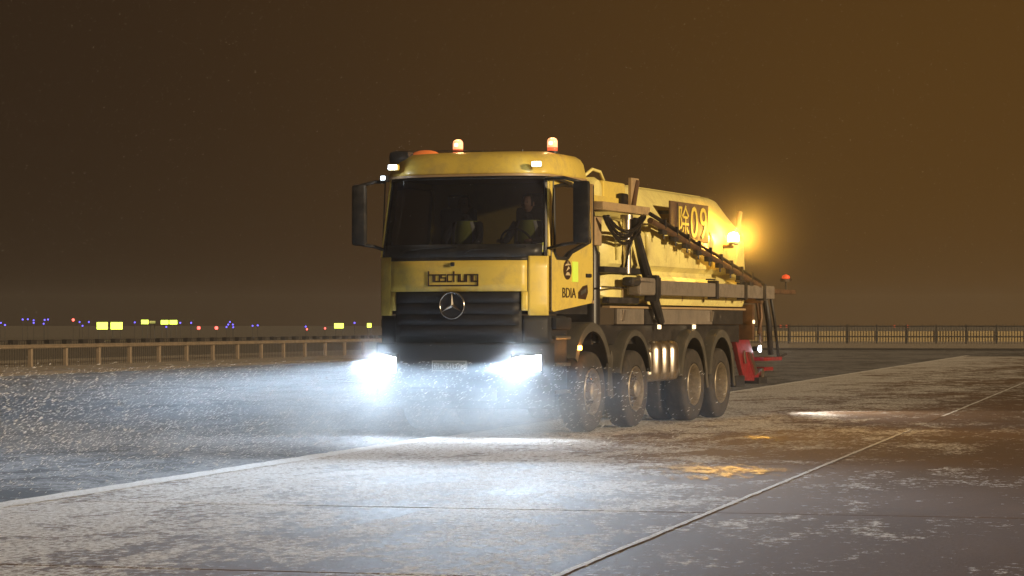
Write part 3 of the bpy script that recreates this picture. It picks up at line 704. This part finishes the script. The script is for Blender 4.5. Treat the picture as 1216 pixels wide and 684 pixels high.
# steep dark arm
mb = MB(); mb.tube([(1.30, 3.22, 2.60), (1.30, 3.48, 2.25), (1.30, 3.88, 1.80), (1.28, 4.30, 1.42)], [.055, .07, .08, .055], 8); mb.build('folding_arm', 'dark', P, smooth=True)
mb = MB(); mb.box((BX - .02, 3.36, 1.90), (.20, .80, .24), .04); mb.build('pivot_housing', 'grey', P)
mb = MB(); mb.box((BX, 3.1, 1.96), (.16, .9, .12), .05); mb.box((BX + .01, 3.65, 1.88), (.19, .12, .36), .02); mb.build('pivot_bracket', 'dark', P)
mb = MB(); mb.tube([(1.22, 3.04, 2.07), (1.22, 3.04, 2.86)], .06, 14); mb.build('boom_post', 'steel', P, smooth=True)
for z in (2.60, 2.83):
    mb = MB(); mb.lathe([(-.03, .085), (.03, .085)], (1.22, 3.04, z), 'z', 14); mb.build('post_collar', 'steel', P, smooth=True)
mb = MB(); mb.box((1.25, 3.3, 2.72), (.12, .22, .22), .03); mb.build('valve_block', 'rubber', P)
mb = MB(); mb.b2(1.13, 1.27, 1.98, 3.87, 2.885, 2.995, .01); mb.build('cross_bar', 'beige', P)
for x, y, m in ((-1.2, 2.35, 'beige'), (0, 2.35, 'beige')):
    mb = MB(); mb.b2(x - .05, x + 1.18, y, y + .1, 2.88, 2.98, .01); mb.build('lateral_bar', m, P)
mb = MB(); mb.b2(1.10, 1.25, 2.1, 3.62, 2.07, 2.15, .01); mb.build('platform_bar', 'dark', P)
mb = MB(); mb.b2(1.14, 1.24, 2.3, 3.5, 1.67, 1.75, .01); mb.build('platform_bar', 'dark', P)
mb = MB(); mb.tube([(1.25, 1.96, 1.88), (1.25, 3.05, 1.88)], .012, 6); mb.build('pull_rod', 'chrome', P, smooth=True)
mb = MB(); mb.b2(.95, 1.16, 1.98, 2.24, 2.42, 2.80, .02); mb.build('hydraulic_box', 'beige', P)
mb = MB(); mb.lathe([(1.15, .11), (2.3, .11), (2.42, .07), (2.86, .05)], (1.05, 2.12, 0), 'z', 18); mb.build('exhaust_stack', 'rubber', P, smooth=True)
mb = MB(); mb.b2(.6, 1.12, 2.0, 2.3, 1.2, 2.35, .03); mb.build('cabinet', 'dark', P)
for k, (dy, sag) in enumerate(((0, .30), (.07, .36), (-.06, .26), (.03, .20))):
    pts = [(1.28 + .02 * k, 1.98 + (3.45 + dy - 1.98) * t, 2.80 - sag * math.sin(math.pi * min(1, t * 1.02)) ** .8 + .05 * t) for t in lin(0, .97, 12)]
    pts.append((1.28, 3.55 + dy, 2.86))
    mb = MB(); mb.tube(pts, .022, 8); mb.build('hydraulic_hose', 'rubber', P, smooth='all')
mb = MB(); mb.tube([(1.26, 3.10, 2.62), (1.3, 3.0, 2.48), (1.26, 2.95, 2.3), (1.22, 3.0, 2.15)], .018, 8); mb.build('hydraulic_hose', 'rubber', P, smooth='all')
# pump gear in yellow behind the cab
mb = MB(); mb.lathe([(-.35, .14), (-.33, .20), (.24, .20), (.30, .16), (.33, .001)], (.80, 2.25, 3.13), 'x', 24); mb.build('pump_motor', 'tank', P, smooth=True)
mb = MB(); mb.b2(.35, 1.10, 2.45, 3.35, 3.0, 3.30, .04); mb.build('pump_casing', 'yellow', P)
mb = MB(); mb.b2(.5, 1.14, 1.99, 3.0, 3.0, 3.08, .01); mb.build('pump_shelf', 'yellow', P)
mb = MB(); mb.tube([(.95, 2.1, 3.33), (.98, 2.35, 3.44), (1.0, 2.6, 3.42), (1.0, 2.75, 3.3)], .022, 8); mb.build('lifting_handle', 'tank', P, smooth='all')
mb = MB(); mb.box((1.16, 3.05, 3.06), (.10, .22, .18), .03); mb.build('pump_valve', 'rubber', P)
mb = MB(); mb.prism([(3.38, 2.99), (3.60, 2.99), (3.72, 3.38), (3.40, 3.38)], 'x', 1.12, 1.16); mb.build('front_stay', 'beige', P)
mb = MB(); mb.tube([(1.19, 3.40, 2.98), (1.17, 3.62, 3.34)], .035, 8); mb.build('front_stay_pipe', 'brown', P, smooth=True)
# ---------------- rear gear
mb = MB(); mb.lathe([(0, .075), (.04, .075), (.05, .05)], (1.36, 7.45, 2.58), 'z', 16); bb = mb.build('rear_beacon', 'black', P, smooth=True)
mb = MB(); mb.lathe([(.05, .085), (.14, .09), (.18, .06), (.20, .001)], (1.36, 7.45, 2.58), 'z', 18); mb.build('dome', 'amber', bb, smooth='all')
point('rear_beacon_glow', (1.42, 7.44, 2.80), 90, (1, .50, .07), P, .06)
spot('rear_beacon_flash', (1.46, 7.40, 2.69), (.62, -.78, .04), 800, (1, .48, .06), 84, .8, P, .06)
spot('rear_beacon_sweep', (1.48, 7.4, 2.70), (3.7, -14.3, -2.7), 400, (1, .55, .08), 12, 1, P, .05)
mb = MB(); mb.tube([(1.10, 7.45, 2.56), (1.36, 7.45, 2.56)], .03, 8); mb.build('beacon_mast', 'brown', P)
mb = MB(); mb.tube([(1.0, 8.85, 2.6), (1.0, 8.9, 3.0), (1.0, 8.97, 3.14)], .045, 8); mb.build('vent_pipe', 'beige', P, smooth=True)
mb = MB(); mb.b2(-1.1, 1.30, 9.1, 9.25, 1.72, 1.84, .01); mb.b2(-1.1, 1.2, 9.0, 9.1, 1.15, 1.7, .01); mb.build('rear_frame', 'brown', P)
for x in (.95, 1.25):
    mb = MB(); mb.tube([(x, 9.2, 1.8), (x, 9.3, 1.5), (x, 9.15, 1.25)], .03, 8); mb.build('rear_pipe', 'brown', P, smooth='all')
mb = MB(); mb.b2(.9, 1.36, 9.5, 10.9, 1.88, 1.95, .01); mb.build('rear_boom_arm', 'brown', P)
mb = MB(); mb.tube([(.95, 10.45, 1.93), (.95, 10.75, 1.4), (.95, 10.85, .90)], .05, 8); mb.build('hanging_bar', 'dark', P, smooth='all')
mb = MB(); mb.tube([(.95, 10.80, 1.93), (.95, 11.1, 1.4), (.95, 11.3, .86)], .025, 8); mb.build('hanging_bar', 'dark', P, smooth='all')
mb = MB(); mb.tube([(.95, 10.0, 1.93), (.95, 10.25, 1.35), (.95, 10.28, 1.1)], .03, 8); mb.build('hanging_bar', 'brown', P, smooth='all')
mb = MB(); mb.b2(.5, 1.0, 10.3, 11.35, .80, .86, .01); mb.build('rear_step', 'red', P)
mb = MB(); mb.b2(.7, .98, 10.4, 10.9, .64, .70, .01); mb.build('rear_step', 'red', P)
mb = MB(); mb.tube([(.95, 11.3, .84), (.95, 11.75, .90)], .02, 6); mb.build('nozzle_bar', 'dark', P)
mb = MB(); mb.prism([(8.85, 1.35), (9.6, 1.30), (9.95, .95), (10.1, .72), (10.35, .52), (10.2, .48), (9.5, .50), (9.3, .72), (9.1, 1.0)], 'x', .84, .92); mb.build('spreader_plate', 'red', P, bevel=.012)
mb = MB(); mb.prism([(9.6, .95), (9.72, .95), (10.1, .62), (10.0, .58)], 'x', .925, .96); mb.build('spreader_rail', 'steel', P)
mb = MB(); mb.tube([(.95, 9.35, .98), (.95, 9.42, .78)], .022, 8); mb.build('ram', 'chrome', P, smooth=True)
mb = MB(); mb.lathe([(-.05, .02), (-.04, .09), (.04, .09), (.06, .02)], (.93, 10.33, .60), 'x', 14); mb.build('hub', 'steel', P, smooth=True)
mb = MB(); mb.box((.85, 10.25, .49), (.30, .46, .10), .015); mb.build('foot_pad', 'black', P)
mb = MB(); mb.box((1.02, 8.25, .52), (.42, .46, .17), .02); mb.build('rear_block', 'black', P)
mb = MB(); mb.b2(-.9, .9, 8.3, 8.42, .5, 1.1, .02); mb.build('underrun_bar', 'dark', P)
mb = MB(); mb.box((.90, 10.15, 1.0), (.10, .06, .08), .02); ql = mb.build('rear_work_lamp', 'black', P)
mb = MB(); mb.lathe([(0, .001), (.01, .05), (.03, .055)], (.955, 10.15, 1.0), 'x', 14); mb.build('lens', 'lampwhite', ql, smooth=True)
spot('rear_work_beam', (1.02, 10.15, 1.0), (1, -.25, -.20), 420, (1, .93, .82), 100, .7, P, .05)
mb = MB(); mb.tube([(.95, 10.9, 1.9), (.95, 11.75, 1.95), (.95, 11.75, 2.10)], .015, 6); mb.build('lamp_stalk', 'dark', P)
mb = MB(); mb.lathe([(0, .09), (.04, .10), (.055, .075)], (.95, 11.75, 2.10), 'z', 16); bb = mb.build('rear_marker_beacon', 'chrome', P, smooth=True)
mb = MB(); mb.lathe([(.056, .07), (.10, .06), (.125, .001)], (.95, 11.75, 2.10), 'z', 16); mb.build('dome', 'reddome', bb, smooth='all')
mb = MB(); mb.lathe([(0, .03), (.02, .03)], (1.21, 8.98, 1.43), 'x', 10); mb.build('tail_marker', 'lampmark', P)

# ================================================================== PEOPLE in the cab
def skin_body(name, nodes, edges, m, parent, sub=1):
    me = bpy.data.meshes.new(name); me.from_pydata([n[0] for n in nodes], edges, []); o = bpy.data.objects.new(name, me); col.objects.link(o)
    o.modifiers.new('skin', 'SKIN'); me.skin_vertices
    for i, n in enumerate(nodes): me.skin_vertices[0].data[i].radius = n[1]; me.skin_vertices[0].data[i].use_root = (i == 0)
    md = o.modifiers.new('sub', 'SUBSURF'); md.levels = sub; md.render_levels = sub
    me.materials.append(M[m]); o.parent = parent; return o
def person(x, label, hands, vest):
    e = empty('person', (0, 0, 0), None)
    loc = truck.matrix_basis @ Vector((x, 1.20, 2.23)); e.location = loc; e.rotation_euler = (0, 0, -TH)
    tag(e, label, 'person', 'people riding in the truck cab')
    N_ = [((0, .06, 0), (.15, .12)), ((0, .08, .22), (.15, .11)), ((0, .06, .42), (.17, .10)), ((0, .04, .52), (.07, .065)), ((0, .02, .60), (.055, .055))]
    E_ = [(0, 1), (1, 2), (2, 3), (3, 4)]
    i = 5
    for s, (hx, hy, hz) in zip((-1, 1), hands):
        N_ += [((s * .19, .05, .45), (.065, .065)), ((s * .25, -.10, .24), (.05, .05)), ((hx, hy + .06, hz), (.036, .036)), ((hx, hy, hz + .005), (.030, .036))]
        E_ += [(2, i), (i, i + 1), (i + 1, i + 2), (i + 2, i + 3)]; i += 4
        N_ += [((s * .10, -.12, -.02), (.09, .08)), ((s * .12, -.40, .0), (.07, .07)), ((s * .12, -.46, -.16), (.05, .05))]; E_ += [(0, i), (i, i + 1), (i + 1, i + 2)]; i += 3
    skin_body('body', N_, E_, 'cloth', e)
    for s, (hx, hy, hz) in zip((-1, 1), hands):      # hands with separate curled fingers
        nn = [((hx, hy, hz), (.030, .018)), ((hx, hy - .05, hz + .01), (.036, .016))]; ee = [(0, 1)]; k = 2
        for f in range(4):
            fx = hx + (f - 1.5) * .019; ln = (.033, .038, .036, .028)[f]
            nn += [((fx, hy - .075, hz + .015), (.009, .009)), ((fx, hy - .075 - ln, hz + .005), (.008, .008)), ((fx, hy - .07 - ln, hz - .028), (.0075, .0075))]; ee += [(1, k), (k, k + 1), (k + 1, k + 2)]; k += 3
        nn += [((hx - s * .035, hy - .03, hz), (.011, .011)), ((hx - s * .05, hy - .065, hz - .01), (.009, .009))]; ee += [(0, k), (k, k + 1)]
        skin_body('hand', nn, ee, 'skin', e)
    # head with brow, nose, jaw, ears
    mb = MB()
    def hp(u, v):
        a = u * 2 * math.pi; t = v * math.pi; r = math.sin(t); z = math.cos(t)
        X = .076 * r * math.sin(a); Y = -.095 * r * math.cos(a); Z = .118 * z
        if z < -.2: X *= 1 - .28 * (-z - .2); 
        f = max(0, math.cos(a)) * r
        if f > .93 and -.28 < z < .12: Y -= .022 * (f - .93) / .07 * (1 - abs(z + .12) * 3 if abs(z + .12) < .33 else 0)
        if f > .6 and .05 < z < .2 and abs(X) > .015: Y += .008
        if f > .75 and -.55 < z < -.42: Y -= .006
        return Vector((X, Y + .0, Z + .715))
    mb.grid(hp, lin(0, 1, 28), lin(.01, .99, 20)); 
    for s in (-1, 1): mb.box((s * .078, .005, .705), (.016, .035, .055), .006)
    mb.tube([(-.022, -.083, .645), (0, -.089, .643), (.022, -.083, .645)], .005, 6)
    hd = mb.build('head', 'skin', e, smooth='all')
    mb = MB()
    for s in (-1, 1): mb.lathe([(-.008, .001), (-.004, .009), (.004, .009)], (s * .03, -.083, .728), 'y', 8)
    mb.build('eyes', 'hair', hd)
    mb = MB(); mb.grid(lambda u, v: (Vector((0, 0, .715)) + (hp(u, v) - Vector((0, 0, .715))) * 1.07 + Vector((0, .006, .008))), lin(.16, .84, 18), lin(.01, .62, 10)); mb.grid(lambda u, v: (Vector((0, 0, .715)) + (hp(u, v) - Vector((0, 0, .715))) * 1.07 + Vector((0, .006, .008))), lin(-.16, .16, 10), lin(.01, .28, 6)); mb.build('hair', 'hair', hd, smooth='all')
    # vest: front and back panels with tape
    mb = MB(); prof = []
    def vp(a, z):
        w_ = .215 if z < .38 else .215 - (z - .38) * .5; d = .135
        return Vector((w_ * math.cos(a), .075 + d * math.sin(a), z))
    mb.grid(lambda a, z: vp(a, z), lin(0, 2 * math.pi, 24), lin(0.0, .50, 8)); v = mb.build('vest', vest, e, smooth='all')
    for s in (-1, 1):
        mb = MB(); mb.grid(lambda q, z: vp(-math.pi / 2 + s * (.75 + q), z) * 1 + Vector((0, -.006, 0)), lin(-.14, .14, 3), lin(.05, .49, 6)); mb.build('reflective_stripe', 'vesttape', v, solid=.002)
    mb = MB(); mb.grid(lambda a, z: vp(a, z) + Vector((0, -.008, 0)), lin(math.pi + .3, 2 * math.pi - .3, 12), [.12, .17]); mb.build('reflective_stripe', 'vesttape', v, solid=.002)
    return e
person(-.36, 'passenger in a yellow-green reflective vest seated in the middle of the windscreen', ((-.13, -.34, .06), (.13, -.34, .06)), 'vest')
person(.52, 'driver in a reflective vest seated behind the steering wheel of the truck', ((-.19, -.40, .22), (.19, -.40, .22)), 'vest')

# ================================================================== GUARDRAIL, FAR FENCE
def in_tw(o): o.location = (0, 0, 0); o.rotation_euler = (0, 0, -A)
gr = empty('guardrail', TW(-36.5, 56), rz=-A)
tag(gr, 'steel guardrail on square posts along the snowy verge left of the truck', 'guardrail')
mb = MB(); L0, L1 = 0, 136
prof = [(.00, .58), (.04, .61), (.00, .64), (.04, .68), (.00, .71), (-.02, .71), (-.02, .58)]
mb.prism([(a + .10, z + .02) for a, z in prof], 'y', L0, L1); mb.build('rail_beam', 'rail', gr)
mb = MB(); mb.b2(-.06, .06, -.07, .07, -.03, .76, .008); post0 = mb.build('post', 'rail', gr)
mb = MB(); mb.b2(-.06, .14, -.20, .20, .75, .89, .02); sp0 = mb.build('rail_cap', 'dark', gr)
k = 0
for i in range(1, 49):
    c = post0.copy(); col.objects.link(c); c.parent = gr; c.location = (0, i * 2.8, 0)
for i in range(1, 97):
    c = sp0.copy(); col.objects.link(c); c.parent = gr; c.location = (0, i * 1.4, 0)
mb = MB()
for i in range(700):
    y = i * .19; mb.b2(-.32, -.31, y, y + .012, -.02, .86)
mb.b2(-.325, -.305, 0, 134, .84, .87)
pk = mb.build('wire_mesh', 'dark', gr); pk['kind'] = 'stuff'

ff = empty('perimeter_fence', TW(-34, 192), rz=-A)
tag(ff, 'low perimeter fence with pale panels and dark pickets at the far end of the apron', 'fence')
mb = MB(); mb.b2(-.05, .05, -.05, .05, -.02, 1.42, .01); fp0 = mb.build('post', 'dark', ff)
mb = MB(); mb.b2(.10, 2.10, -.02, .03, .14, .92, .01); fq0 = mb.build('panel', mat('fence_panel', (.62, .48, .24), .8), ff)
for i in range(1, 45):
    c = fp0.copy(); col.objects.link(c); c.parent = ff; c.location = (i * 2.2, 0, random.uniform(-.03, .03))
    if i < 44:
        c = fq0.copy(); col.objects.link(c); c.parent = ff; c.location = (i * 2.2, random.uniform(-.02, .02), random.uniform(-.03, .03))
mb = MB(); mb.b2(0, 98, -.09, -.06, 1.24, 1.34); mb.b2(0, 98, -.09, -.06, .50, .56)
mb.build('top_rail', 'dark', ff)
mb = MB()
for i in range(460):
    x = i * .21; mb.b2(x, x + .03, -.12, -.095, 0, 1.36 + random.uniform(-.1, .16))
pk = mb.build('pickets', 'dark', ff); pk['kind'] = 'stuff'

# ================================================================== TAXIWAY SIGNS AND LIGHTS
M['signgreen'] = mat('lit_sign_face', (.9, 1, .2), .5, emit=(.75, 1, .10), es=3.2)
M['signdim'] = mat('dim_sign_face', (.5, .5, .2), .5, emit=(.42, .42, .10), es=.9)
M['blue'] = mat('blue_lamp', (.1, .1, 1), .3, emit=(.16, .12, 1), es=2.6)
M['redlamp'] = mat('red_lamp', (1, .1, .1), .3, emit=(1, .10, .08), es=5)
def at(px, py, d): return Vector(((px - 608) / 3036 * d, d, 1.38 + (386 - py) / 3036 * d))
def lit_sign(px, py, wpx, hpx, d, label, m='signgreen'):
    p = at(px, py, d); w, h = wpx / 3036 * d, hpx / 3036 * d
    e = empty('taxiway_sign', (p.x, p.y, -.03)); tag(e, label, 'sign', 'lit taxiway signs across the field')
    mb = MB(); mb.b2(-w / 2 - .06, w / 2 + .06, 0, .25, p.z - h / 2 - .06, p.z + h / 2 + .06, .02); mb.build('housing', 'black', e)
    mb = MB(); mb.b2(-w / 2, w / 2, -.02, -.004, p.z - h / 2, p.z + h / 2); mb.build('lit_face', m, e)
    for s in (-1, 1):
        mb = MB(); mb.tube([(s * w * .35, .12, 0), (s * w * .35, .12, p.z - h / 2 - .05)], .04, 8); mb.build('leg', 'black', e)
lit_sign(121.5, 386.5, 13, 8.5, 240, 'lit yellow-green taxiway sign, left one of the largest pair')
lit_sign(138.5, 386.5, 14, 8.5, 240, 'lit yellow-green taxiway sign, right one of the largest pair')
lit_sign(172, 382, 8.5, 5, 262, 'lit yellow-green sign just right of the largest pair, bright left half of a dim board')
lit_sign(181, 382.3, 7, 3, 263, 'dim unlit-looking sign board beside a small bright yellow-green sign', 'signdim')
lit_sign(195.5, 382.3, 9, 5, 262, 'lit yellow-green sign, left of the narrow touching pair near the guardrail middle')
lit_sign(206, 382.3, 9, 5, 262.2, 'lit yellow-green sign, right of the narrow touching pair near the guardrail middle')
lit_sign(402.5, 386.5, 11, 6, 240, 'lit yellow-green sign standing alone near the truck front')
lit_sign(438.5, 386, 5, 5, 240, 'small lit yellow-green sign just beside the truck bumper')
def edge_light(px, py, d, m, cat, label, grp, r=.10):
    p = at(px, py, d)
    e = empty('taxiway_light', (p.x, p.y, -.03)); tag(e, label, cat, grp)
    mb = MB(); mb.tube([(0, 0, 0), (0, 0, p.z - r * .6)], .025, 6); mb.build('stem', 'black', e)
    mb = MB(); mb.lathe([(-r, .001), (-r * .8, r * .7), (0, r), (r * .7, r * .75), (r, .001)], (0, 0, p.z), 'z', 12); mb.build('lamp', m, e, smooth='all')
blues = [(1, 383), (6, 385.5), (27, 379), (40, 380), (40, 383), (52, 384), (53, 379.5), (57, 379), (94.5, 382), (98, 386.5), (105.5, 382), (160, 382.5), (214, 383), (227, 383), (197.5, 387.8), (269, 388), (271, 385), (276.5, 385), (273, 382), (277, 388.2), (300, 386.5), (306, 386), (363, 387.5), (421, 383), (33, 378.8)]
ORD = 'first second third fourth fifth sixth seventh eighth ninth tenth eleventh twelfth thirteenth fourteenth fifteenth sixteenth seventeenth eighteenth nineteenth twentieth twenty-first twenty-second twenty-third twenty-fourth twenty-fifth'.split()
for i, (x, y) in enumerate(sorted(blues)): edge_light(x, y, 235 + random.uniform(-4, 20), 'blue', 'light', 'small blue taxiway light beyond the guardrail, %s from the left' % ORD[i], 'blue taxiway lights', .085)
for (x, y, l, r) in ((236, 389, 'red taxiway light, left one of the bright pair beyond the guardrail', .16), (257, 389, 'red taxiway light, right one of the bright pair beyond the guardrail', .16), (87, 379.5, 'small orange-red light above the left taxiway signs', .13),
                  (364.5, 390.5, 'faint red light below a blue one, right of the guardrail middle', .09), (386, 389.5, 'faint red light just left of the lone lit sign', .09)):
    edge_light(x, y, 236, 'redlamp', 'light', l, 'red field lights', r)
for (x, y, l) in ((927, 387, 'faint red light just right of the truck tail, left of two'), (934, 387, 'faint red light just right of the truck tail, right of two'),
                  (1062, 387, 'faint red light above the far fence, left of two'), (1078, 387, 'faint red light above the far fence, right of two')):
    edge_light(x, y, 260, 'reddim' if 'reddim' in M else 'reddome', 'light', l, 'faint red lights beyond the fence', .13)

# ================================================================== SNOW IN THE AIR
M['flake'] = mat('snowflake', (.9, .9, .92), .8)
def flakes(name, n, gen, size, seed, label):
    rnd = random.Random(seed); vs, fs = [], []
    for i in range(n):
        p = gen(rnd)
        if p is None: continue
        d = Vector((.86 + rnd.uniform(-.2, .2), rnd.uniform(-.4, .4), .42 + rnd.uniform(-.22, .22))).normalized()
        u = d.orthogonal().normalized(); v = d.cross(u); s = size * rnd.uniform(.5, 1.5); l = s * rnd.uniform(3, 8); b = len(vs)
        vs += [p - d * l, p + d * l, p + u * s, p + v * s, p - u * s, p - v * s]
        for a, c in ((2, 3), (3, 4), (4, 5), (5, 2)): fs += [(b, b + a, b + c), (b + 1, b + c, b + a)]
    me = bpy.data.meshes.new(name); me.from_pydata(vs, [], fs); me.materials.append(M['flake']); o = bpy.data.objects.new(name, me); col.objects.link(o)
    return tag(o, label, 'snow', None, 'stuff')
def in_beam(r):
    # local truck frame, in front of the bumper
    y = -(.3 + 24 * r.random() ** .8); x = r.uniform(-1, 1) * (1.3 - y * .75); z = r.random() ** 1.3 * .95
    p = truck.matrix_basis @ Vector((x, y, z))
    if p.y < 15 or p.x < -16 or p.x > 4.5: return None
    if p.x * cA - p.y * sA > -8.2 and (p.y < 25 or r.random() < .6): return None
    return p
flakes('blown_snow', 60000, in_beam, .0023, 3, 'wind-blown snow streaking low through the headlight beams')
def everywhere(r):
    y = 26 + 60 * r.random() ** .7; return Vector((r.uniform(-.22, .22) * y, y, r.random() * 1.0 * (1.38 + y * .13)))
flakes('falling_snow', 11000, everywhere, .0010, 5, 'fine snow falling through the dark air around the truck')

# ================================================================== AIR
def vol(name, x0, x1, y0, y1, z0, z1, dens, color, g, label, het=None):
    mb = MB(); mb.b2(x0, x1, y0, y1, z0, z1)
    m = bpy.data.materials.new(name); m.use_nodes = True; nt = m.node_tree; nt.nodes.clear()
    o = nt.nodes.new('ShaderNodeOutputMaterial'); v = nt.nodes.new('ShaderNodeVolumePrincipled')
    v.inputs['Color'].default_value = (*color, 1); v.inputs['Density'].default_value = dens; v.inputs['Anisotropy'].default_value = g
    nt.links.new(v.outputs[0], o.inputs['Volume'])
    if het: het(nt, v)
    ob = mb.build(name, m); tag(ob, label, 'haze', None, 'stuff'); return ob
vol('haze', -90, 90, -30, 330, -1.03, 5.2, HAZE, (.95, .95, .97), .4, 'thin snowy haze hanging over the whole airfield')
# low cloud of blown snow between the bumper and the edge line
def het(nt, v):
    N = nt.nodes.new; L = nt.links.new
    g = N('ShaderNodeNewGeometry'); mp = N('ShaderNodeMapping'); mp.inputs['Rotation'].default_value = (0, 0, A); L(g.outputs['Position'], mp.inputs[0])
    s = N('ShaderNodeSeparateXYZ'); L(mp.outputs[0], s.inputs[0])
    def r(src, a, b, c, d, t='SMOOTHSTEP'):
        q = N('ShaderNodeMapRange'); q.interpolation_type = t; q.inputs[1].default_value = a; q.inputs[2].default_value = b; q.inputs[3].default_value = c; q.inputs[4].default_value = d; L(src, q.inputs[0]); return q.outputs[0]
    def mul(a, b):
        q = N('ShaderNodeMath'); q.operation = 'MULTIPLY'
        for i, x in enumerate((a, b)):
            if isinstance(x, float): q.inputs[i].default_value = x
            else: L(x, q.inputs[i])
        return q.outputs[0]
    n = N('ShaderNodeTexNoise'); n.inputs['Scale'].default_value = .45; n.inputs['Detail'].default_value = 3; L(g.outputs['Position'], n.inputs['Vector'])
    d = mul(r(n.outputs[0], .3, .7, .35, 1.3), r(s.outputs[2], .15, 1.3, 1, 0))
    d = mul(d, r(s.outputs[0], -8.8, -4.6, 1, 0))
    d = mul(d, r(s.outputs[0], -24, -15, 0, 1))
    d = mul(d, r(s.outputs[1], 20, 29, .12, 1))
    d = mul(d, r(s.outputs[1], 36, 44, 1, 0))
    d = mul(d, r(s.outputs[1], 27, 30.5, 1, .30)); d = mul(d, r(s.outputs[1], 31, 34, 1, .12)); d = mul(d, r(s.outputs[0], -15, -9.5, .7, 1.2))
    L(mul(d, MIST), v.inputs['Density'])
mist = vol('drifting_snow_cloud', -16, 6, 15, 52, .012, 1.5, MIST, (.82, .91, 1), .0, 'low cloud of drifting snow lit white by the truck headlights', het)
# thick spray of snow churned up right in front of the bumper
def het2(nt, v):
    N = nt.nodes.new; L = nt.links.new
    g = N('ShaderNodeTexCoord'); s = N('ShaderNodeSeparateXYZ'); L(g.outputs['Object'], s.inputs[0])
    def r(src, a, b, c, d):
        q = N('ShaderNodeMapRange'); q.interpolation_type = 'SMOOTHSTEP'; q.inputs[1].default_value = a; q.inputs[2].default_value = b; q.inputs[3].default_value = c; q.inputs[4].default_value = d; L(src, q.inputs[0]); return q.outputs[0]
    def mul(a, b):
        q = N('ShaderNodeMath'); q.operation = 'MULTIPLY'
        for i, x in enumerate((a, b)):
            if isinstance(x, float): q.inputs[i].default_value = x
            else: L(x, q.inputs[i])
        return q.outputs[0]
    n = N('ShaderNodeTexNoise'); n.inputs['Scale'].default_value = 2.2; n.inputs['Detail'].default_value = 4; n.inputs['Distortion'].default_value = .6; L(g.outputs['Object'], n.inputs['Vector'])
    d = mul(r(n.outputs[0], .35, .68, .35, 1.4), r(s.outputs[2], .30, .80, 1, .04))
    d = mul(d, r(s.outputs[2], 1.0, 1.42, 1, 0))
    d = mul(d, mul(r(s.outputs[0], 1.2, 2.3, 1, 0), r(s.outputs[0], -2.6, -1.6, 0, 1)))
    d = mul(d, mul(r(s.outputs[1], -2.6, -.9, 0, 1), r(s.outputs[1], .3, 2.0, 1, 0)))
    tot = mul(d, SPRAY)
    for sgn in (-1, 1):          # dense ball added at each lamp to give it a round flare
        dd = N('ShaderNodeVectorMath'); dd.operation = 'DISTANCE'; L(g.outputs['Object'], dd.inputs[0]); dd.inputs[1].default_value = (sgn * .96, -.12, .89)
        q = r(dd.outputs['Value'], 0, .48, .42, 0)
        ad = N('ShaderNodeMath'); ad.operation = 'ADD'; L(tot, ad.inputs[0]); L(q, ad.inputs[1]); tot = ad.outputs[0]
    L(tot, v.inputs['Density'])
SPRAY = .30
sp_ = vol('snow_spray', -2.6, 2.3, -2.6, 2.0, .02, 1.45, SPRAY, (.85, .93, 1), .1, 'thick spray of snow churned up under the truck bumper', het2)
sp_.matrix_world = truck.matrix_basis
# ball of denser haze added around the amber beacon to make its halo
def het3(nt, v):
    N = nt.nodes.new; L = nt.links.new
    g = N('ShaderNodeTexCoord'); d = N('ShaderNodeVectorMath'); d.operation = 'DISTANCE'; L(g.outputs['Object'], d.inputs[0]); d.inputs[1].default_value = (1.44, 7.42, 2.7)
    q = N('ShaderNodeMapRange'); q.interpolation_type = 'SMOOTHSTEP'; q.inputs[1].default_value = 0; q.inputs[2].default_value = 1.7; q.inputs[3].default_value = TAIL; q.inputs[4].default_value = 0
    L(d.outputs['Value'], q.inputs[0]); L(q.outputs[0], v.inputs['Density'])
TAIL = .045
sp2 = vol('beacon_halo_haze', -.35, 3.25, 5.6, 9.2, .55, 4.85, TAIL, (.97, .97, .98), .5, 'added ball of haze that forms the halo around the amber beacon', het3)
sp2.matrix_world = truck.matrix_basis
cy.volume_step_rate = 1.5; cy.volume_max_steps = 96
